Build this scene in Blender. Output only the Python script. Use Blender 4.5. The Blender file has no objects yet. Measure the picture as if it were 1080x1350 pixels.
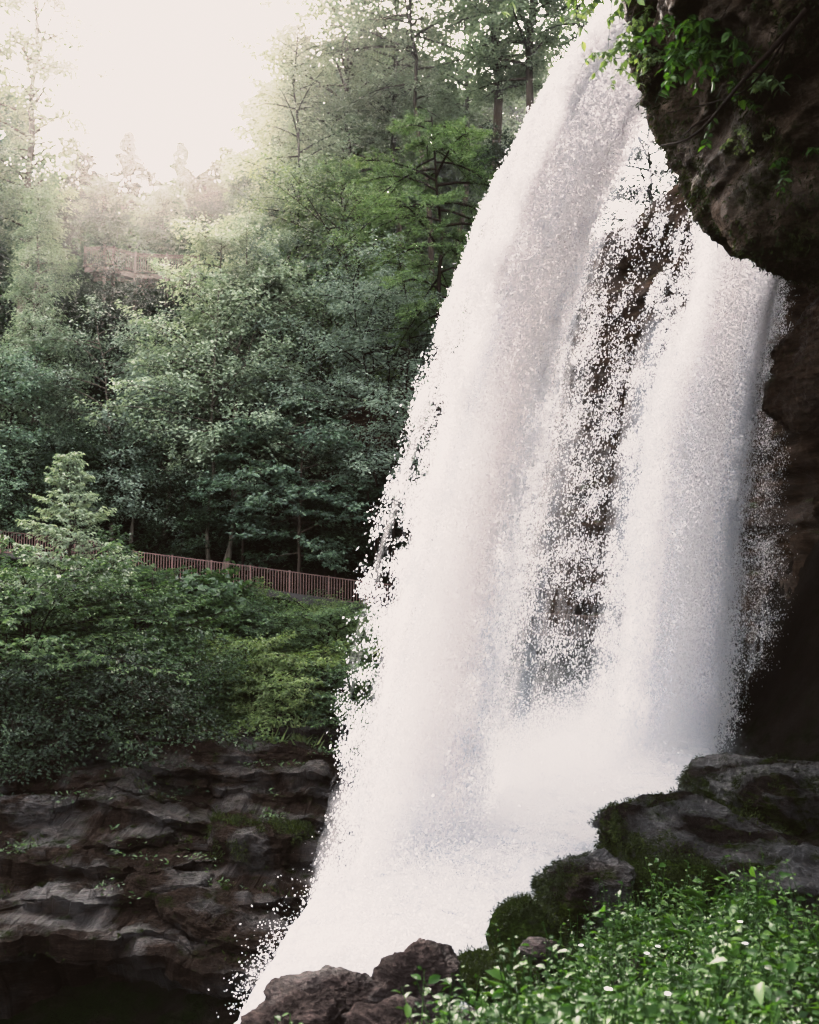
import bpy, math
import numpy as np
from mathutils import Vector

scene = bpy.context.scene
COL = scene.collection
rs = np.random.RandomState
R = math.radians

# ------------------------------------------------------------------ camera
F_PX, W_PX, H_PX = 1250.0, 1080.0, 1350.0
PITCH = math.atan(0.1)
cp, sp = math.cos(PITCH), math.sin(PITCH)
def P(px, py, d):
    """survey note: the spot at depth d metres whose bearing was read off the photograph"""
    r = (px - W_PX / 2) / F_PX; u = (H_PX / 2 - py) / F_PX
    v = np.array([r, cp - u * sp, sp + u * cp])
    return v * d / v[1]

cam_d = bpy.data.cameras.new('camera')
cam = bpy.data.objects.new('camera', cam_d); COL.objects.link(cam)
cam_d.sensor_fit = 'VERTICAL'; cam_d.sensor_height = 36.0
cam_d.lens = F_PX / H_PX * 36.0
cam_d.clip_start = 0.1; cam_d.clip_end = 3000
cam.location = (0, 0, 0); cam.rotation_euler = (math.pi / 2 + PITCH, 0, 0)
cam_d.dof.use_dof = True; cam_d.dof.focus_distance = 24.0; cam_d.dof.aperture_fstop = 2.8
scene.camera = cam

# ------------------------------------------------------------------ noise helpers
def _h(i, j, k, seed):
    n = (i * 374761393 + j * 668265263 + k * 2147483647 + seed * 974634777) & 0xFFFFFFFF
    n = ((n ^ (n >> 13)) * 1274126177) & 0xFFFFFFFF
    n = ((n ^ (n >> 16)) * 2246822519) & 0xFFFFFFFF
    return ((n ^ (n >> 15)) & 0xFFFFFF) / float(0xFFFFFF)
def vnoise(p, seed=0):
    p = np.asarray(p, float)
    i = np.floor(p).astype(np.int64); f = p - i
    f = f * f * f * (f * (f * 6 - 15) + 10)
    x, y, z = i[..., 0], i[..., 1], i[..., 2]
    fx, fy, fz = f[..., 0], f[..., 1], f[..., 2]
    def L(a, b, t): return a + (b - a) * t
    c = [[[_h(x + a, y + b, z + c_, seed) for c_ in (0, 1)] for b in (0, 1)] for a in (0, 1)]
    return L(L(L(c[0][0][0], c[1][0][0], fx), L(c[0][1][0], c[1][1][0], fx), fy),
             L(L(c[0][0][1], c[1][0][1], fx), L(c[0][1][1], c[1][1][1], fx), fy), fz) * 2 - 1
def fbm(p, oct=4, seed=0, gain=.5):
    p = np.asarray(p, float); s = 0; a = 1.0
    for o in range(oct):
        s = s + a * vnoise(p * 2.03 ** o + o * 17.3, seed + o); a *= gain
    return s
def ridged(p, oct=4, seed=0):
    p = np.asarray(p, float); s = 0; a = 1.0
    for o in range(oct):
        s = s + a * (1 - 2 * np.abs(vnoise(p * 2.07 ** o + o * 11.1, seed + o))); a *= .5
    return s
def sstep(a, b, x):
    t = np.clip((x - a) / (b - a), 0, 1); return t * t * (3 - 2 * t)
def unit(v):
    return v / np.maximum(np.linalg.norm(v, axis=-1, keepdims=True), 1e-9)

# ------------------------------------------------------------------ mesh helpers
def mesh_np(name, verts, faces, smooth=True):
    """faces: (N,3) or (N,4) array, or list of such arrays"""
    me = bpy.data.meshes.new(name)
    verts = np.ascontiguousarray(verts, np.float32)
    if not isinstance(faces, (list, tuple)): faces = [faces]
    faces = [np.asarray(f, np.int32) for f in faces if len(f)]
    me.vertices.add(len(verts)); me.vertices.foreach_set('co', verts.ravel())
    loops = np.concatenate([f.ravel() for f in faces])
    sizes = np.concatenate([np.full(len(f), f.shape[1], np.int32) for f in faces])
    starts = np.concatenate([[0], np.cumsum(sizes)[:-1]]).astype(np.int32)
    me.loops.add(len(loops)); me.loops.foreach_set('vertex_index', loops)
    me.polygons.add(len(sizes)); me.polygons.foreach_set('loop_start', starts)
    me.polygons.foreach_set('use_smooth', np.full(len(sizes), smooth, bool))
    me.update(calc_edges=True); me.validate()
    return me
def link(name, me, mat=None, parent=None):
    o = bpy.data.objects.new(name, me); COL.objects.link(o)
    if mat is not None and me is not None and len(me.materials) == 0: me.materials.append(mat)
    if parent is not None: o.parent = parent
    return o
def empty(name, loc=(0, 0, 0)):
    o = bpy.data.objects.new(name, None); COL.objects.link(o); o.location = loc; o.empty_display_size = .2
    return o
def tag(o, label=None, cat=None, group=None, kind=None):
    if label: o['label'] = label
    if cat: o['category'] = cat
    if group: o['group'] = group
    if kind: o['kind'] = kind
    return o
def grid_faces(n, m, off=0, wrap=False):
    i, j = np.meshgrid(np.arange(n - 1), np.arange(m if wrap else m - 1), indexing='ij')
    a = i * m + j; b = i * m + (j + 1) % m; c = (i + 1) * m + (j + 1) % m; d = (i + 1) * m + j
    return (np.stack([a, b, c, d], -1).reshape(-1, 4) + off)
def grid_normals(G):
    du = np.gradient(G, axis=0); dv = np.gradient(G, axis=1)
    return unit(np.cross(du, dv))

class MB:
    """collects tubes, boxes, leaves into one mesh"""
    def __init__(s): s.v = []; s.q = []; s.t = []; s.n = 0
    def add(s, v, q=None, t=None):
        if q is not None and len(q): s.q.append(np.asarray(q) + s.n)
        if t is not None and len(t): s.t.append(np.asarray(t) + s.n)
        s.v.append(np.asarray(v, float)); s.n += len(v)
    def tube(s, pts, rad, k=6, cap=True):
        pts = np.asarray(pts, float); n = len(pts)
        rad = np.broadcast_to(np.asarray(rad, float), (n,))
        t = unit(np.gradient(pts, axis=0))
        ref = np.array([0, 0, 1.]) if abs(t[:, 2]).mean() < .8 else np.array([1., 0, 0])
        a = unit(np.cross(t, ref)); b = np.cross(t, a)
        th = np.arange(k) / k * 2 * np.pi
        V = pts[:, None] + rad[:, None, None] * (np.cos(th)[None, :, None] * a[:, None] + np.sin(th)[None, :, None] * b[:, None])
        q = grid_faces(n, k, wrap=True)
        V = V.reshape(-1, 3)
        s.add(V, q)
    def box(s, c, sx, sy, sz, ax=None):
        ax = np.eye(3) if ax is None else np.asarray(ax)
        k = np.array([[a, b, c_] for a in (-.5, .5) for b in (-.5, .5) for c_ in (-.5, .5)]) * np.array([sx, sy, sz])
        s.add(k @ ax + np.asarray(c), [[0, 1, 3, 2], [4, 6, 7, 5], [0, 4, 5, 1], [2, 3, 7, 6], [0, 2, 6, 4], [1, 5, 7, 3]])
    def bar(s, p, q, w, h):
        p, q = np.asarray(p, float), np.asarray(q, float)
        d = q - p; L = np.linalg.norm(d); x = d / L
        y = unit(np.cross([0, 0, 1.], x)) if abs(x[2]) < .95 else np.array([0, 1., 0]); z = np.cross(x, y)
        s.box((p + q) / 2, L, w, h, np.stack([x, y, z]))
    def leaves(s, pos, axis, nrm, size, wr=.5, fold=.18, curl=.0):
        pos = np.asarray(pos, float); axis = unit(axis); side = unit(np.cross(nrm, axis)); up = np.cross(axis, side)
        L = np.broadcast_to(np.asarray(size, float), (len(pos),))[:, None]
        w = L * wr * .5
        b = pos; tip = pos + axis * L - up * L * curl
        m = pos + axis * L * .45
        l = m + side * w + up * L * fold; r = m - side * w + up * L * fold
        V = np.stack([b, l, tip, r], 1).reshape(-1, 3)
        o = np.arange(len(pos))[:, None] * 4
        s.add(V, t=np.concatenate([o + [0, 2, 1], o + [0, 3, 2]]))
    def broad(s, pos, axis, nrm, size, wr=.5, fold=.12, curl=.18):
        """eight-vertex oval leaf with a midrib fold and a drooping tip"""
        pos = np.asarray(pos, float); axis = unit(axis); side = unit(np.cross(nrm, axis)); up = np.cross(axis, side)
        L = np.broadcast_to(np.asarray(size, float), (len(pos),))[:, None]
        w = L * wr * .5
        pts = [pos]
        for a, k in ((.28, .86), (.62, .9)):
            m = pos + axis * L * a - up * L * curl * a * a
            pts += [m + side * w * k + up * L * fold * k, m - up * 0, m - side * w * k + up * L * fold * k]
        pts += [pos + axis * L - up * L * curl]
        V = np.stack(pts, 1).reshape(-1, 3)
        o = np.arange(len(pos))[:, None] * 8
        t = np.concatenate([o + [0, 2, 1], o + [0, 3, 2], o + [4, 5, 7], o + [5, 6, 7]])
        q = np.concatenate([o + [1, 2, 5, 4], o + [2, 3, 6, 5]])
        s.add(V, q=q, t=t)
    def mesh(s, name, smooth=True):
        fs = []
        if s.q: fs.append(np.concatenate(s.q))
        if s.t: fs.append(np.concatenate(s.t))
        return mesh_np(name, np.concatenate(s.v), fs, smooth)
    def build(s, name, mat, parent=None, smooth=True):
        return link(name, s.mesh(name, smooth), mat, parent)

# ------------------------------------------------------------------ materials
def newmat(name):
    m = bpy.data.materials.new(name); m.use_nodes = True
    nt = m.node_tree; nt.nodes.clear()
    return m, nt, nt.nodes, nt.links
def ramp(N, stops, interp='LINEAR'):
    r = N.new('ShaderNodeValToRGB'); r.color_ramp.interpolation = interp
    e = r.color_ramp.elements
    while len(e) < len(stops): e.new(.5)
    for el, (p, c) in zip(e, stops):
        el.position = p; el.color = (c[0], c[1], c[2], 1) if not np.isscalar(c) else (c, c, c, 1)
    return r
def math_n(N, L, op, a, b=None, clamp=False):
    n = N.new('ShaderNodeMath'); n.operation = op; n.use_clamp = clamp
    for i, v in enumerate((a, b)):
        if v is None: continue
        if isinstance(v, (int, float)): n.inputs[i].default_value = v
        else: L.new(v, n.inputs[i])
    return n.outputs[0]

def leaf_mat(name, c1, c2, c3, trans=.38, tcol=(1.3, 1.5, .6), rough=.45, spec=.3, noise_scale=.35):
    m, nt, N, L = newmat(name)
    g = N.new('ShaderNodeNewGeometry')
    r = ramp(N, [(0, c1), (.55, c2), (1, c3)])
    tc = N.new('ShaderNodeTexCoord'); nz = N.new('ShaderNodeTexNoise'); nz.inputs['Scale'].default_value = noise_scale; nz.inputs['Detail'].default_value = 2
    L.new(tc.outputs['Object'], nz.inputs['Vector'])
    a = math_n(N, L, 'MULTIPLY', g.outputs['Random Per Island'], .6)
    b = math_n(N, L, 'MULTIPLY', nz.outputs['Fac'], .8)
    oi = N.new('ShaderNodeObjectInfo')
    c = math_n(N, L, 'MULTIPLY', oi.outputs['Random'], .25)
    f = math_n(N, L, 'SUBTRACT', math_n(N, L, 'ADD', math_n(N, L, 'ADD', a, b), c), .3, True)
    L.new(f, r.inputs['Fac'])
    p = N.new('ShaderNodeBsdfPrincipled'); p.inputs['Roughness'].default_value = rough; p.inputs['Specular IOR Level'].default_value = spec
    L.new(r.outputs['Color'], p.inputs['Base Color'])
    mx = N.new('ShaderNodeMix'); mx.data_type = 'RGBA'; mx.blend_type = 'MULTIPLY'; mx.inputs['Factor'].default_value = 1
    L.new(r.outputs['Color'], mx.inputs['A']); mx.inputs['B'].default_value = (*tcol, 1)
    t = N.new('ShaderNodeBsdfTranslucent'); L.new(mx.outputs['Result'], t.inputs['Color'])
    ms = N.new('ShaderNodeMixShader'); ms.inputs[0].default_value = trans
    L.new(p.outputs[0], ms.inputs[1]); L.new(t.outputs[0], ms.inputs[2])
    o = N.new('ShaderNodeOutputMaterial'); L.new(ms.outputs[0], o.inputs['Surface'])
    return m

def bark_mat(name, c1, c2, scale=6):
    m, nt, N, L = newmat(name)
    tc = N.new('ShaderNodeTexCoord'); mp = N.new('ShaderNodeMapping'); mp.inputs['Scale'].default_value = (1, 1, .18)
    L.new(tc.outputs['Object'], mp.inputs['Vector'])
    nz = N.new('ShaderNodeTexNoise'); nz.inputs['Scale'].default_value = scale; nz.inputs['Detail'].default_value = 6
    L.new(mp.outputs[0], nz.inputs['Vector'])
    r = ramp(N, [(.3, c1), (.7, c2)]); L.new(nz.outputs['Fac'], r.inputs['Fac'])
    p = N.new('ShaderNodeBsdfPrincipled'); p.inputs['Roughness'].default_value = .95; p.inputs['Specular IOR Level'].default_value = .02
    L.new(r.outputs['Color'], p.inputs['Base Color'])
    b = N.new('ShaderNodeBump'); b.inputs['Strength'].default_value = .6; b.inputs['Distance'].default_value = .05
    L.new(nz.outputs['Fac'], b.inputs['Height']); L.new(b.outputs[0], p.inputs['Normal'])
    o = N.new('ShaderNodeOutputMaterial'); L.new(p.outputs[0], o.inputs['Surface'])
    return m

def rock_mat(name, dark, mid, light, moss=0.5, moss_col=((.012, .02, .004), (.045, .065, .014)), wet=.5, strat=(1, 1, 5), scale=1.0, bump=.6, moss_nz=.35, spec=.22, lam=.5):
    m, nt, N, L = newmat(name)
    tc = N.new('ShaderNodeTexCoord'); mp = N.new('ShaderNodeMapping'); mp.inputs['Scale'].default_value = strat
    geo = N.new('ShaderNodeNewGeometry')
    L.new(geo.outputs['Position'], mp.inputs['Vector'])
    n1 = N.new('ShaderNodeTexNoise'); n1.inputs['Scale'].default_value = .9 * scale; n1.inputs['Detail'].default_value = 10; n1.inputs['Roughness'].default_value = .68; n1.inputs['Distortion'].default_value = .6
    L.new(mp.outputs[0], n1.inputs['Vector'])
    n2 = N.new('ShaderNodeTexNoise'); n2.inputs['Scale'].default_value = 9 * scale; n2.inputs['Detail'].default_value = 8; n2.inputs['Roughness'].default_value = .7
    L.new(mp.outputs[0], n2.inputs['Vector'])
    n3 = N.new('ShaderNodeTexNoise'); n3.inputs['Scale'].default_value = .8; n3.inputs['Detail'].default_value = 5
    L.new(geo.outputs['Position'], n3.inputs['Vector'])
    r = ramp(N, [(.28, dark), (.5, mid), (.72, light)])
    mp6 = N.new('ShaderNodeMapping'); mp6.inputs['Scale'].default_value = (.9, .9, 16); mp6.inputs['Rotation'].default_value = (.05, .09, 0); L.new(geo.outputs['Position'], mp6.inputs['Vector'])
    n6 = N.new('ShaderNodeTexNoise'); n6.inputs['Scale'].default_value = 1.7; n6.inputs['Detail'].default_value = 5; n6.inputs['Roughness'].default_value = .62; n6.inputs['Distortion'].default_value = .9; L.new(mp6.outputs[0], n6.inputs['Vector'])
    s = math_n(N, L, 'ADD', math_n(N, L, 'MULTIPLY', n1.outputs['Fac'], .65 - .35 * lam), math_n(N, L, 'ADD', math_n(N, L, 'MULTIPLY', n2.outputs['Fac'], .35), math_n(N, L, 'MULTIPLY', n6.outputs['Fac'], .35 * lam)))
    L.new(s, r.inputs['Fac'])
    # moss on ledges
    sep = N.new('ShaderNodeSeparateXYZ'); L.new(geo.outputs['Normal'], sep.inputs[0])
    a = math_n(N, L, 'MULTIPLY', sep.outputs['Z'], moss_nz)
    n4 = N.new('ShaderNodeTexNoise'); n4.inputs['Scale'].default_value = 1.5 * scale; n4.inputs['Detail'].default_value = 6; n4.inputs['Roughness'].default_value = .65
    L.new(geo.outputs['Position'], n4.inputs['Vector'])
    fm = math_n(N, L, 'ADD', a, n4.outputs['Fac'])
    mr = N.new('ShaderNodeMapRange'); mr.inputs['From Min'].default_value = 1.05 - moss; mr.inputs['From Max'].default_value = 1.2 - moss
    L.new(fm, mr.inputs['Value'])
    n5 = N.new('ShaderNodeTexNoise'); n5.inputs['Scale'].default_value = 25; n5.inputs['Detail'].default_value = 5
    L.new(geo.outputs['Position'], n5.inputs['Vector'])
    rm = ramp(N, [(.3, moss_col[0]), (.75, moss_col[1])]); L.new(n5.outputs['Fac'], rm.inputs['Fac'])
    mx = N.new('ShaderNodeMix'); mx.data_type = 'RGBA'
    L.new(mr.outputs[0], mx.inputs['Factor']); L.new(r.outputs['Color'], mx.inputs['A']); L.new(rm.outputs['Color'], mx.inputs['B'])
    p = N.new('ShaderNodeBsdfPrincipled')
    L.new(mx.outputs['Result'], p.inputs['Base Color'])
    rr = N.new('ShaderNodeMapRange'); rr.inputs['From Min'].default_value = .35; rr.inputs['From Max'].default_value = .65
    rr.inputs['To Min'].default_value = .85 - .6 * wet; rr.inputs['To Max'].default_value = .85
    L.new(n3.outputs['Fac'], rr.inputs['Value'])
    ro = math_n(N, L, 'MAXIMUM', rr.outputs[0], math_n(N, L, 'MULTIPLY', mr.outputs[0], .95))
    L.new(ro, p.inputs['Roughness'])
    ws = N.new('ShaderNodeMapRange'); ws.inputs['From Min'].default_value = .62; ws.inputs['From Max'].default_value = .48; ws.inputs['To Min'].default_value = .012; ws.inputs['To Max'].default_value = .012 + spec * wet
    ws.inputs['From Min'].default_value = .54; ws.inputs['From Max'].default_value = .38
    L.new(n3.outputs['Fac'], ws.inputs['Value'])
    dry = math_n(N, L, 'SUBTRACT', 1.0, mr.outputs[0])
    L.new(math_n(N, L, 'MULTIPLY', ws.outputs[0], dry), p.inputs['Specular IOR Level'])
    hs = math_n(N, L, 'ADD', math_n(N, L, 'MULTIPLY', n1.outputs['Fac'], 1.0), math_n(N, L, 'MULTIPLY', n2.outputs['Fac'], .35))
    hs = math_n(N, L, 'ADD', hs, math_n(N, L, 'MULTIPLY', n6.outputs['Fac'], .8 * lam))
    mpv = N.new('ShaderNodeMapping'); mpv.inputs['Scale'].default_value = (.9, .9, 3.2); mpv.inputs['Rotation'].default_value = (.08, .12, .3); L.new(geo.outputs['Position'], mpv.inputs['Vector'])
    wv_ = N.new('ShaderNodeMix'); wv_.data_type = 'VECTOR'; wv_.inputs['Factor'].default_value = .16; L.new(mpv.outputs[0], wv_.inputs[4]); L.new(n3.outputs['Color'], wv_.inputs[5])
    vo = N.new('ShaderNodeTexVoronoi'); vo.feature = 'DISTANCE_TO_EDGE'; vo.inputs['Scale'].default_value = 1.5 * scale; L.new(wv_.outputs[1], vo.inputs['Vector'])
    cr = N.new('ShaderNodeMapRange'); cr.inputs['From Min'].default_value = 0; cr.inputs['From Max'].default_value = .035; L.new(vo.outputs['Distance'], cr.inputs['Value'])
    crm = math_n(N, L, 'MAXIMUM', cr.outputs[0], math_n(N, L, 'MULTIPLY', n1.outputs['Fac'], 1.35), True)
    hs = math_n(N, L, 'ADD', hs, math_n(N, L, 'MULTIPLY', crm, .35))
    n7 = N.new('ShaderNodeTexNoise'); n7.inputs['Scale'].default_value = 20 * scale; n7.inputs['Detail'].default_value = 6; n7.inputs['Roughness'].default_value = .75; L.new(geo.outputs['Position'], n7.inputs['Vector'])
    hs = math_n(N, L, 'ADD', hs, math_n(N, L, 'MULTIPLY', n7.outputs['Fac'], .22))
    dk_ = N.new('ShaderNodeMix'); dk_.data_type = 'RGBA'; dk_.blend_type = 'MULTIPLY'; dk_.inputs['Factor'].default_value = 1
    L.new(mx.outputs['Result'], dk_.inputs['A']); cc_ = N.new('ShaderNodeCombineColor')
    cv_ = math_n(N, L, 'MULTIPLY', math_n(N, L, 'ADD', math_n(N, L, 'MULTIPLY', crm, .75), .25), math_n(N, L, 'ADD', math_n(N, L, 'MULTIPLY', n7.outputs['Fac'], 1.5), .25))
    for q_ in range(3): L.new(cv_, cc_.inputs[q_])
    L.new(cc_.outputs[0], dk_.inputs['B']); L.new(dk_.outputs['Result'], p.inputs['Base Color'])
    hs = math_n(N, L, 'ADD', hs, math_n(N, L, 'MULTIPLY', math_n(N, L, 'MULTIPLY', mr.outputs[0], n5.outputs['Fac']), .5))
    b = N.new('ShaderNodeBump'); b.inputs['Strength'].default_value = bump; b.inputs['Distance'].default_value = .12
    L.new(hs, b.inputs['Height']); L.new(b.outputs[0], p.inputs['Normal'])
    o = N.new('ShaderNodeOutputMaterial'); L.new(p.outputs[0], o.inputs['Surface'])
    return m

def plain_mat(name, c1, c2, scale=4, rough=.8, bump=.3):
    m, nt, N, L = newmat(name)
    tc = N.new('ShaderNodeTexCoord')
    nz = N.new('ShaderNodeTexNoise'); nz.inputs['Scale'].default_value = scale; nz.inputs['Detail'].default_value = 6; nz.inputs['Roughness'].default_value = .65
    L.new(tc.outputs['Object'], nz.inputs['Vector'])
    r = ramp(N, [(.3, c1), (.7, c2)]); L.new(nz.outputs['Fac'], r.inputs['Fac'])
    p = N.new('ShaderNodeBsdfPrincipled'); p.inputs['Roughness'].default_value = rough
    L.new(r.outputs['Color'], p.inputs['Base Color'])
    b = N.new('ShaderNodeBump'); b.inputs['Strength'].default_value = bump; b.inputs['Distance'].default_value = .05
    L.new(nz.outputs['Fac'], b.inputs['Height']); L.new(b.outputs[0], p.inputs['Normal'])
    o = N.new('ShaderNodeOutputMaterial'); L.new(p.outputs[0], o.inputs['Surface'])
    return m

WCOL = (.97, .945, .935)
def water_mat(name, sheet=False, foam=False):
    m, nt, N, L = newmat(name)
    d = N.new('ShaderNodeBsdfDiffuse'); d.inputs['Color'].default_value = (*WCOL, 1)
    t = N.new('ShaderNodeBsdfTranslucent'); t.inputs['Color'].default_value = (*WCOL, 1)
    if not foam:
        sa = N.new('ShaderNodeAttribute'); sa.attribute_name = 'strand'
        sr = N.new('ShaderNodeMapRange'); sr.inputs['From Min'].default_value = -.28; sr.inputs['From Max'].default_value = .06; L.new(sa.outputs['Fac'], sr.inputs['Value'])
        rc = ramp(N, [(0, (.66, .69, .73)), (.55, (.86, .86, .875)), (1, WCOL)]); L.new(sr.outputs[0], rc.inputs['Fac']); L.new(rc.outputs[0], d.inputs['Color']); L.new(rc.outputs[0], t.inputs['Color'])
    ms = N.new('ShaderNodeMixShader'); ms.inputs[0].default_value = .5 if foam else .78
    L.new(d.outputs[0], ms.inputs[1]); L.new(t.outputs[0], ms.inputs[2])
    out = ms.outputs[0]
    gl = N.new('ShaderNodeBsdfGlossy'); gl.inputs['Roughness'].default_value = .25
    m2 = N.new('ShaderNodeMixShader'); m2.inputs[0].default_value = .06
    L.new(out, m2.inputs[1]); L.new(gl.outputs[0], m2.inputs[2]); out = m2.outputs[0]
    if sheet:
        uv = N.new('ShaderNodeUVMap'); uv.uv_map = 'UVMap'
        at = N.new('ShaderNodeAttribute'); at.attribute_name = 'flow_density'
        mp = N.new('ShaderNodeMapping'); mp.inputs['Scale'].default_value = (5.5, 2.2, 1)
        L.new(uv.outputs[0], mp.inputs['Vector'])
        n1 = N.new('ShaderNodeTexNoise'); n1.inputs['Scale'].default_value = 1; n1.inputs['Detail'].default_value = 7; n1.inputs['Roughness'].default_value = .72
        n1.inputs['Distortion'].default_value = .5
        L.new(mp.outputs[0], n1.inputs['Vector'])
        mp2 = N.new('ShaderNodeMapping'); mp2.inputs['Scale'].default_value = (7, .5, 1); L.new(uv.outputs[0], mp2.inputs['Vector'])
        n2 = N.new('ShaderNodeTexNoise'); n2.inputs['Scale'].default_value = 1; n2.inputs['Detail'].default_value = 4; n2.inputs['Distortion'].default_value = .8; L.new(mp2.outputs[0], n2.inputs['Vector'])
        mp3 = N.new('ShaderNodeMapping'); mp3.inputs['Scale'].default_value = (26, 13, 1); L.new(uv.outputs[0], mp3.inputs['Vector'])
        n3 = N.new('ShaderNodeTexNoise'); n3.inputs['Scale'].default_value = 1; n3.inputs['Detail'].default_value = 3; n3.inputs['Roughness'].default_value = .7; L.new(mp3.outputs[0], n3.inputs['Vector'])
        nn = math_n(N, L, 'ADD', math_n(N, L, 'MULTIPLY', n1.outputs['Fac'], .5), math_n(N, L, 'ADD', math_n(N, L, 'MULTIPLY', n2.outputs['Fac'], .25), math_n(N, L, 'MULTIPLY', n3.outputs['Fac'], .25)))
        v = math_n(N, L, 'ADD', nn, at.outputs['Fac'])
        mr = N.new('ShaderNodeMapRange'); mr.inputs['From Min'].default_value = .86 if sheet != 'mist' else .55; mr.inputs['From Max'].default_value = 1.10 if sheet != 'mist' else 1.5
        mr.inputs['To Max'].default_value = 1.0 if sheet != 'mist' else .75
        L.new(v, mr.inputs['Value'])
        tr = N.new('ShaderNodeBsdfTransparent')
        m3 = N.new('ShaderNodeMixShader'); L.new(mr.outputs[0], m3.inputs[0]); L.new(tr.outputs[0], m3.inputs[1]); L.new(out, m3.inputs[2]); out = m3.outputs[0]
    if foam:
        tc = N.new('ShaderNodeTexCoord')
        mp = N.new('ShaderNodeMapping'); mp.inputs['Rotation'].default_value = (0, 0, -.95); mp.inputs['Scale'].default_value = (.35, 1.3, 1.6); L.new(tc.outputs['Object'], mp.inputs['Vector'])
        n1 = N.new('ShaderNodeTexNoise'); n1.inputs['Scale'].default_value = 1.6; n1.inputs['Detail'].default_value = 9; n1.inputs['Roughness'].default_value = .68; n1.inputs['Distortion'].default_value = .5
        L.new(mp.outputs[0], n1.inputs['Vector'])
        b = N.new('ShaderNodeBump'); b.inputs['Strength'].default_value = .9; b.inputs['Distance'].default_value = .35
        L.new(n1.outputs['Fac'], b.inputs['Height']); L.new(b.outputs[0], d.inputs['Normal']); L.new(b.outputs[0], gl.inputs['Normal'])
        rr = ramp(N, [(.33, (.30, .32, .37)), (.41, (.72, .73, .76)), (.50, WCOL)]); L.new(n1.outputs['Fac'], rr.inputs['Fac']); L.new(rr.outputs[0], d.inputs['Color'])
        L.new(rr.outputs[0], t.inputs['Color'])
    o = N.new('ShaderNodeOutputMaterial'); L.new(out, o.inputs['Surface'])
    return m

M = {}
M['leaf_grey'] = leaf_mat('leaf_grey_green', (0.044, 0.064, 0.044), (0.109, 0.141, 0.100), (0.243, 0.288, 0.211), trans=.28, tcol=(1.2, 1.25, .85), spec=.5)
M['leaf_pale'] = leaf_mat('leaf_pale_green', (0.077, 0.102, 0.067), (0.160, 0.198, 0.128), (0.307, 0.346, 0.243), trans=.33, tcol=(1.2, 1.25, .85))  # pale tone also stands in for haze over the tall trees
M['leaf_mid'] = leaf_mat('leaf_mid_green', (0.020, 0.035, 0.022), (0.058, 0.090, 0.055), (0.160, 0.211, 0.128), trans=.3, tcol=(1.2, 1.3, .8), spec=.45)
M['leaf_dark'] = leaf_mat('leaf_dark_green', (.005, .009, .004), (.012, .020, .009), (.036, .052, .024), trans=.2, tcol=(1.2, 1.3, .8), spec=.14)  # dark tone also stands in for shade under the trees
M['leaf_yellow'] = leaf_mat('leaf_yellow_green', (0.036, 0.060, 0.026), (0.084, 0.126, 0.054), (0.192, 0.240, 0.114), trans=.38, tcol=(1.25, 1.3, .65))  # the leaves' own yellow green
M['leaf_fresh'] = leaf_mat('leaf_fresh_green', (.004, .012, .002), (.020, .048, .009), (.065, .11, .024), trans=.38, tcol=(1.3, 1.45, .5), rough=.45, spec=.12, noise_scale=1.6)
M['leaf_bank'] = leaf_mat('leaf_bank_green', (.007, .014, .005), (.034, .06, .021), (.115, .155, .066), trans=.32, tcol=(1.2, 1.35, .7), spec=.28)
M['grass'] = leaf_mat('grass_blade', (.035, .05, .02), (.085, .11, .045), (.18, .19, .08), trans=.35, tcol=(1.2, 1.3, .7))
M['leaf_weed'] = leaf_mat('leaf_weed_green', (.04, .06, .018), (.09, .125, .04), (.17, .19, .075), trans=.35, tcol=(1.2, 1.3, .6))
M['moss_fib'] = leaf_mat('moss_fibre', (.0025, .004, .0007), (.008, .0115, .0016), (.024, .030, .005), trans=.25, rough=.8, spec=.1, noise_scale=2.5)
M['leaf_glint'] = plain_mat('glint_white', (.7, .7, .66), (.8, .8, .76), 8, .5, 0)  # plain white standing in for sun glints on leaves
M['bark_brown'] = bark_mat('bark_brown', (.014, .010, .007), (.05, .037, .028))
M['bark_grey'] = bark_mat('bark_grey', (.03, .024, .018), (.095, .078, .06))
M['bark_dark'] = bark_mat('bark_dark', (.004, .003, .002), (.018, .012, .009))
M['vine'] = bark_mat('vine_bark', (.003, .0018, .0014), (.011, .007, .005))
M['ground'] = rock_mat('forest_ground', (.003, .0022, .0015), (.005, .0035, .0025), (.014, .010, .007), moss=.32, moss_col=((.001, .002, .0006), (.005, .008, .002)), wet=.1, strat=(1, 1, 1))
M['ledge'] = rock_mat('ledge_rock', (.0012, .0007, .0005), (.0072, .0043, .0029), (.044, .029, .021), lam=.7, moss=.42, spec=.28, moss_col=((.002, .0035, .0008), (.010, .014, .003)), wet=.75, strat=(1.3, 1.3, 3.2), scale=1.6, bump=1.0, moss_nz=.10)
M['cliff'] = rock_mat('cliff_rock', (.005, .003, .002), (.024, .015, .0098), (.09, .056, .037), moss=.28, wet=.6, strat=(.8, .8, 5), bump=.9)
M['overhang'] = rock_mat('overhang_rock', (.006, .0038, .0025), (.038, .025, .0165), (.17, .125, .095), scale=1.8, moss=.50, moss_col=((.003, .005, .001), (.018, .024, .005)), wet=.85, strat=(1, 1.2, 2.6), bump=1.0, moss_nz=-.05, spec=.12)
M['boulder'] = rock_mat('mossy_boulder_rock', (.001, .0007, .0006), (.0045, .0031, .0025), (.028, .020, .016), scale=1.5, moss=.60, moss_col=((.003, .005, .001), (.016, .022, .004)), wet=.8, strat=(1, 1, 3), bump=1, moss_nz=-.10, spec=.55)
M['boulder_mossy'] = rock_mat('thick_moss_rock', (.003, .003, .002), (.009, .009, .005), (.03, .026, .02), moss=.72, moss_col=((.003, .005, .001), (.012, .018, .004)), wet=.4, strat=(1, 1, 2), bump=.8, moss_nz=.1)
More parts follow.
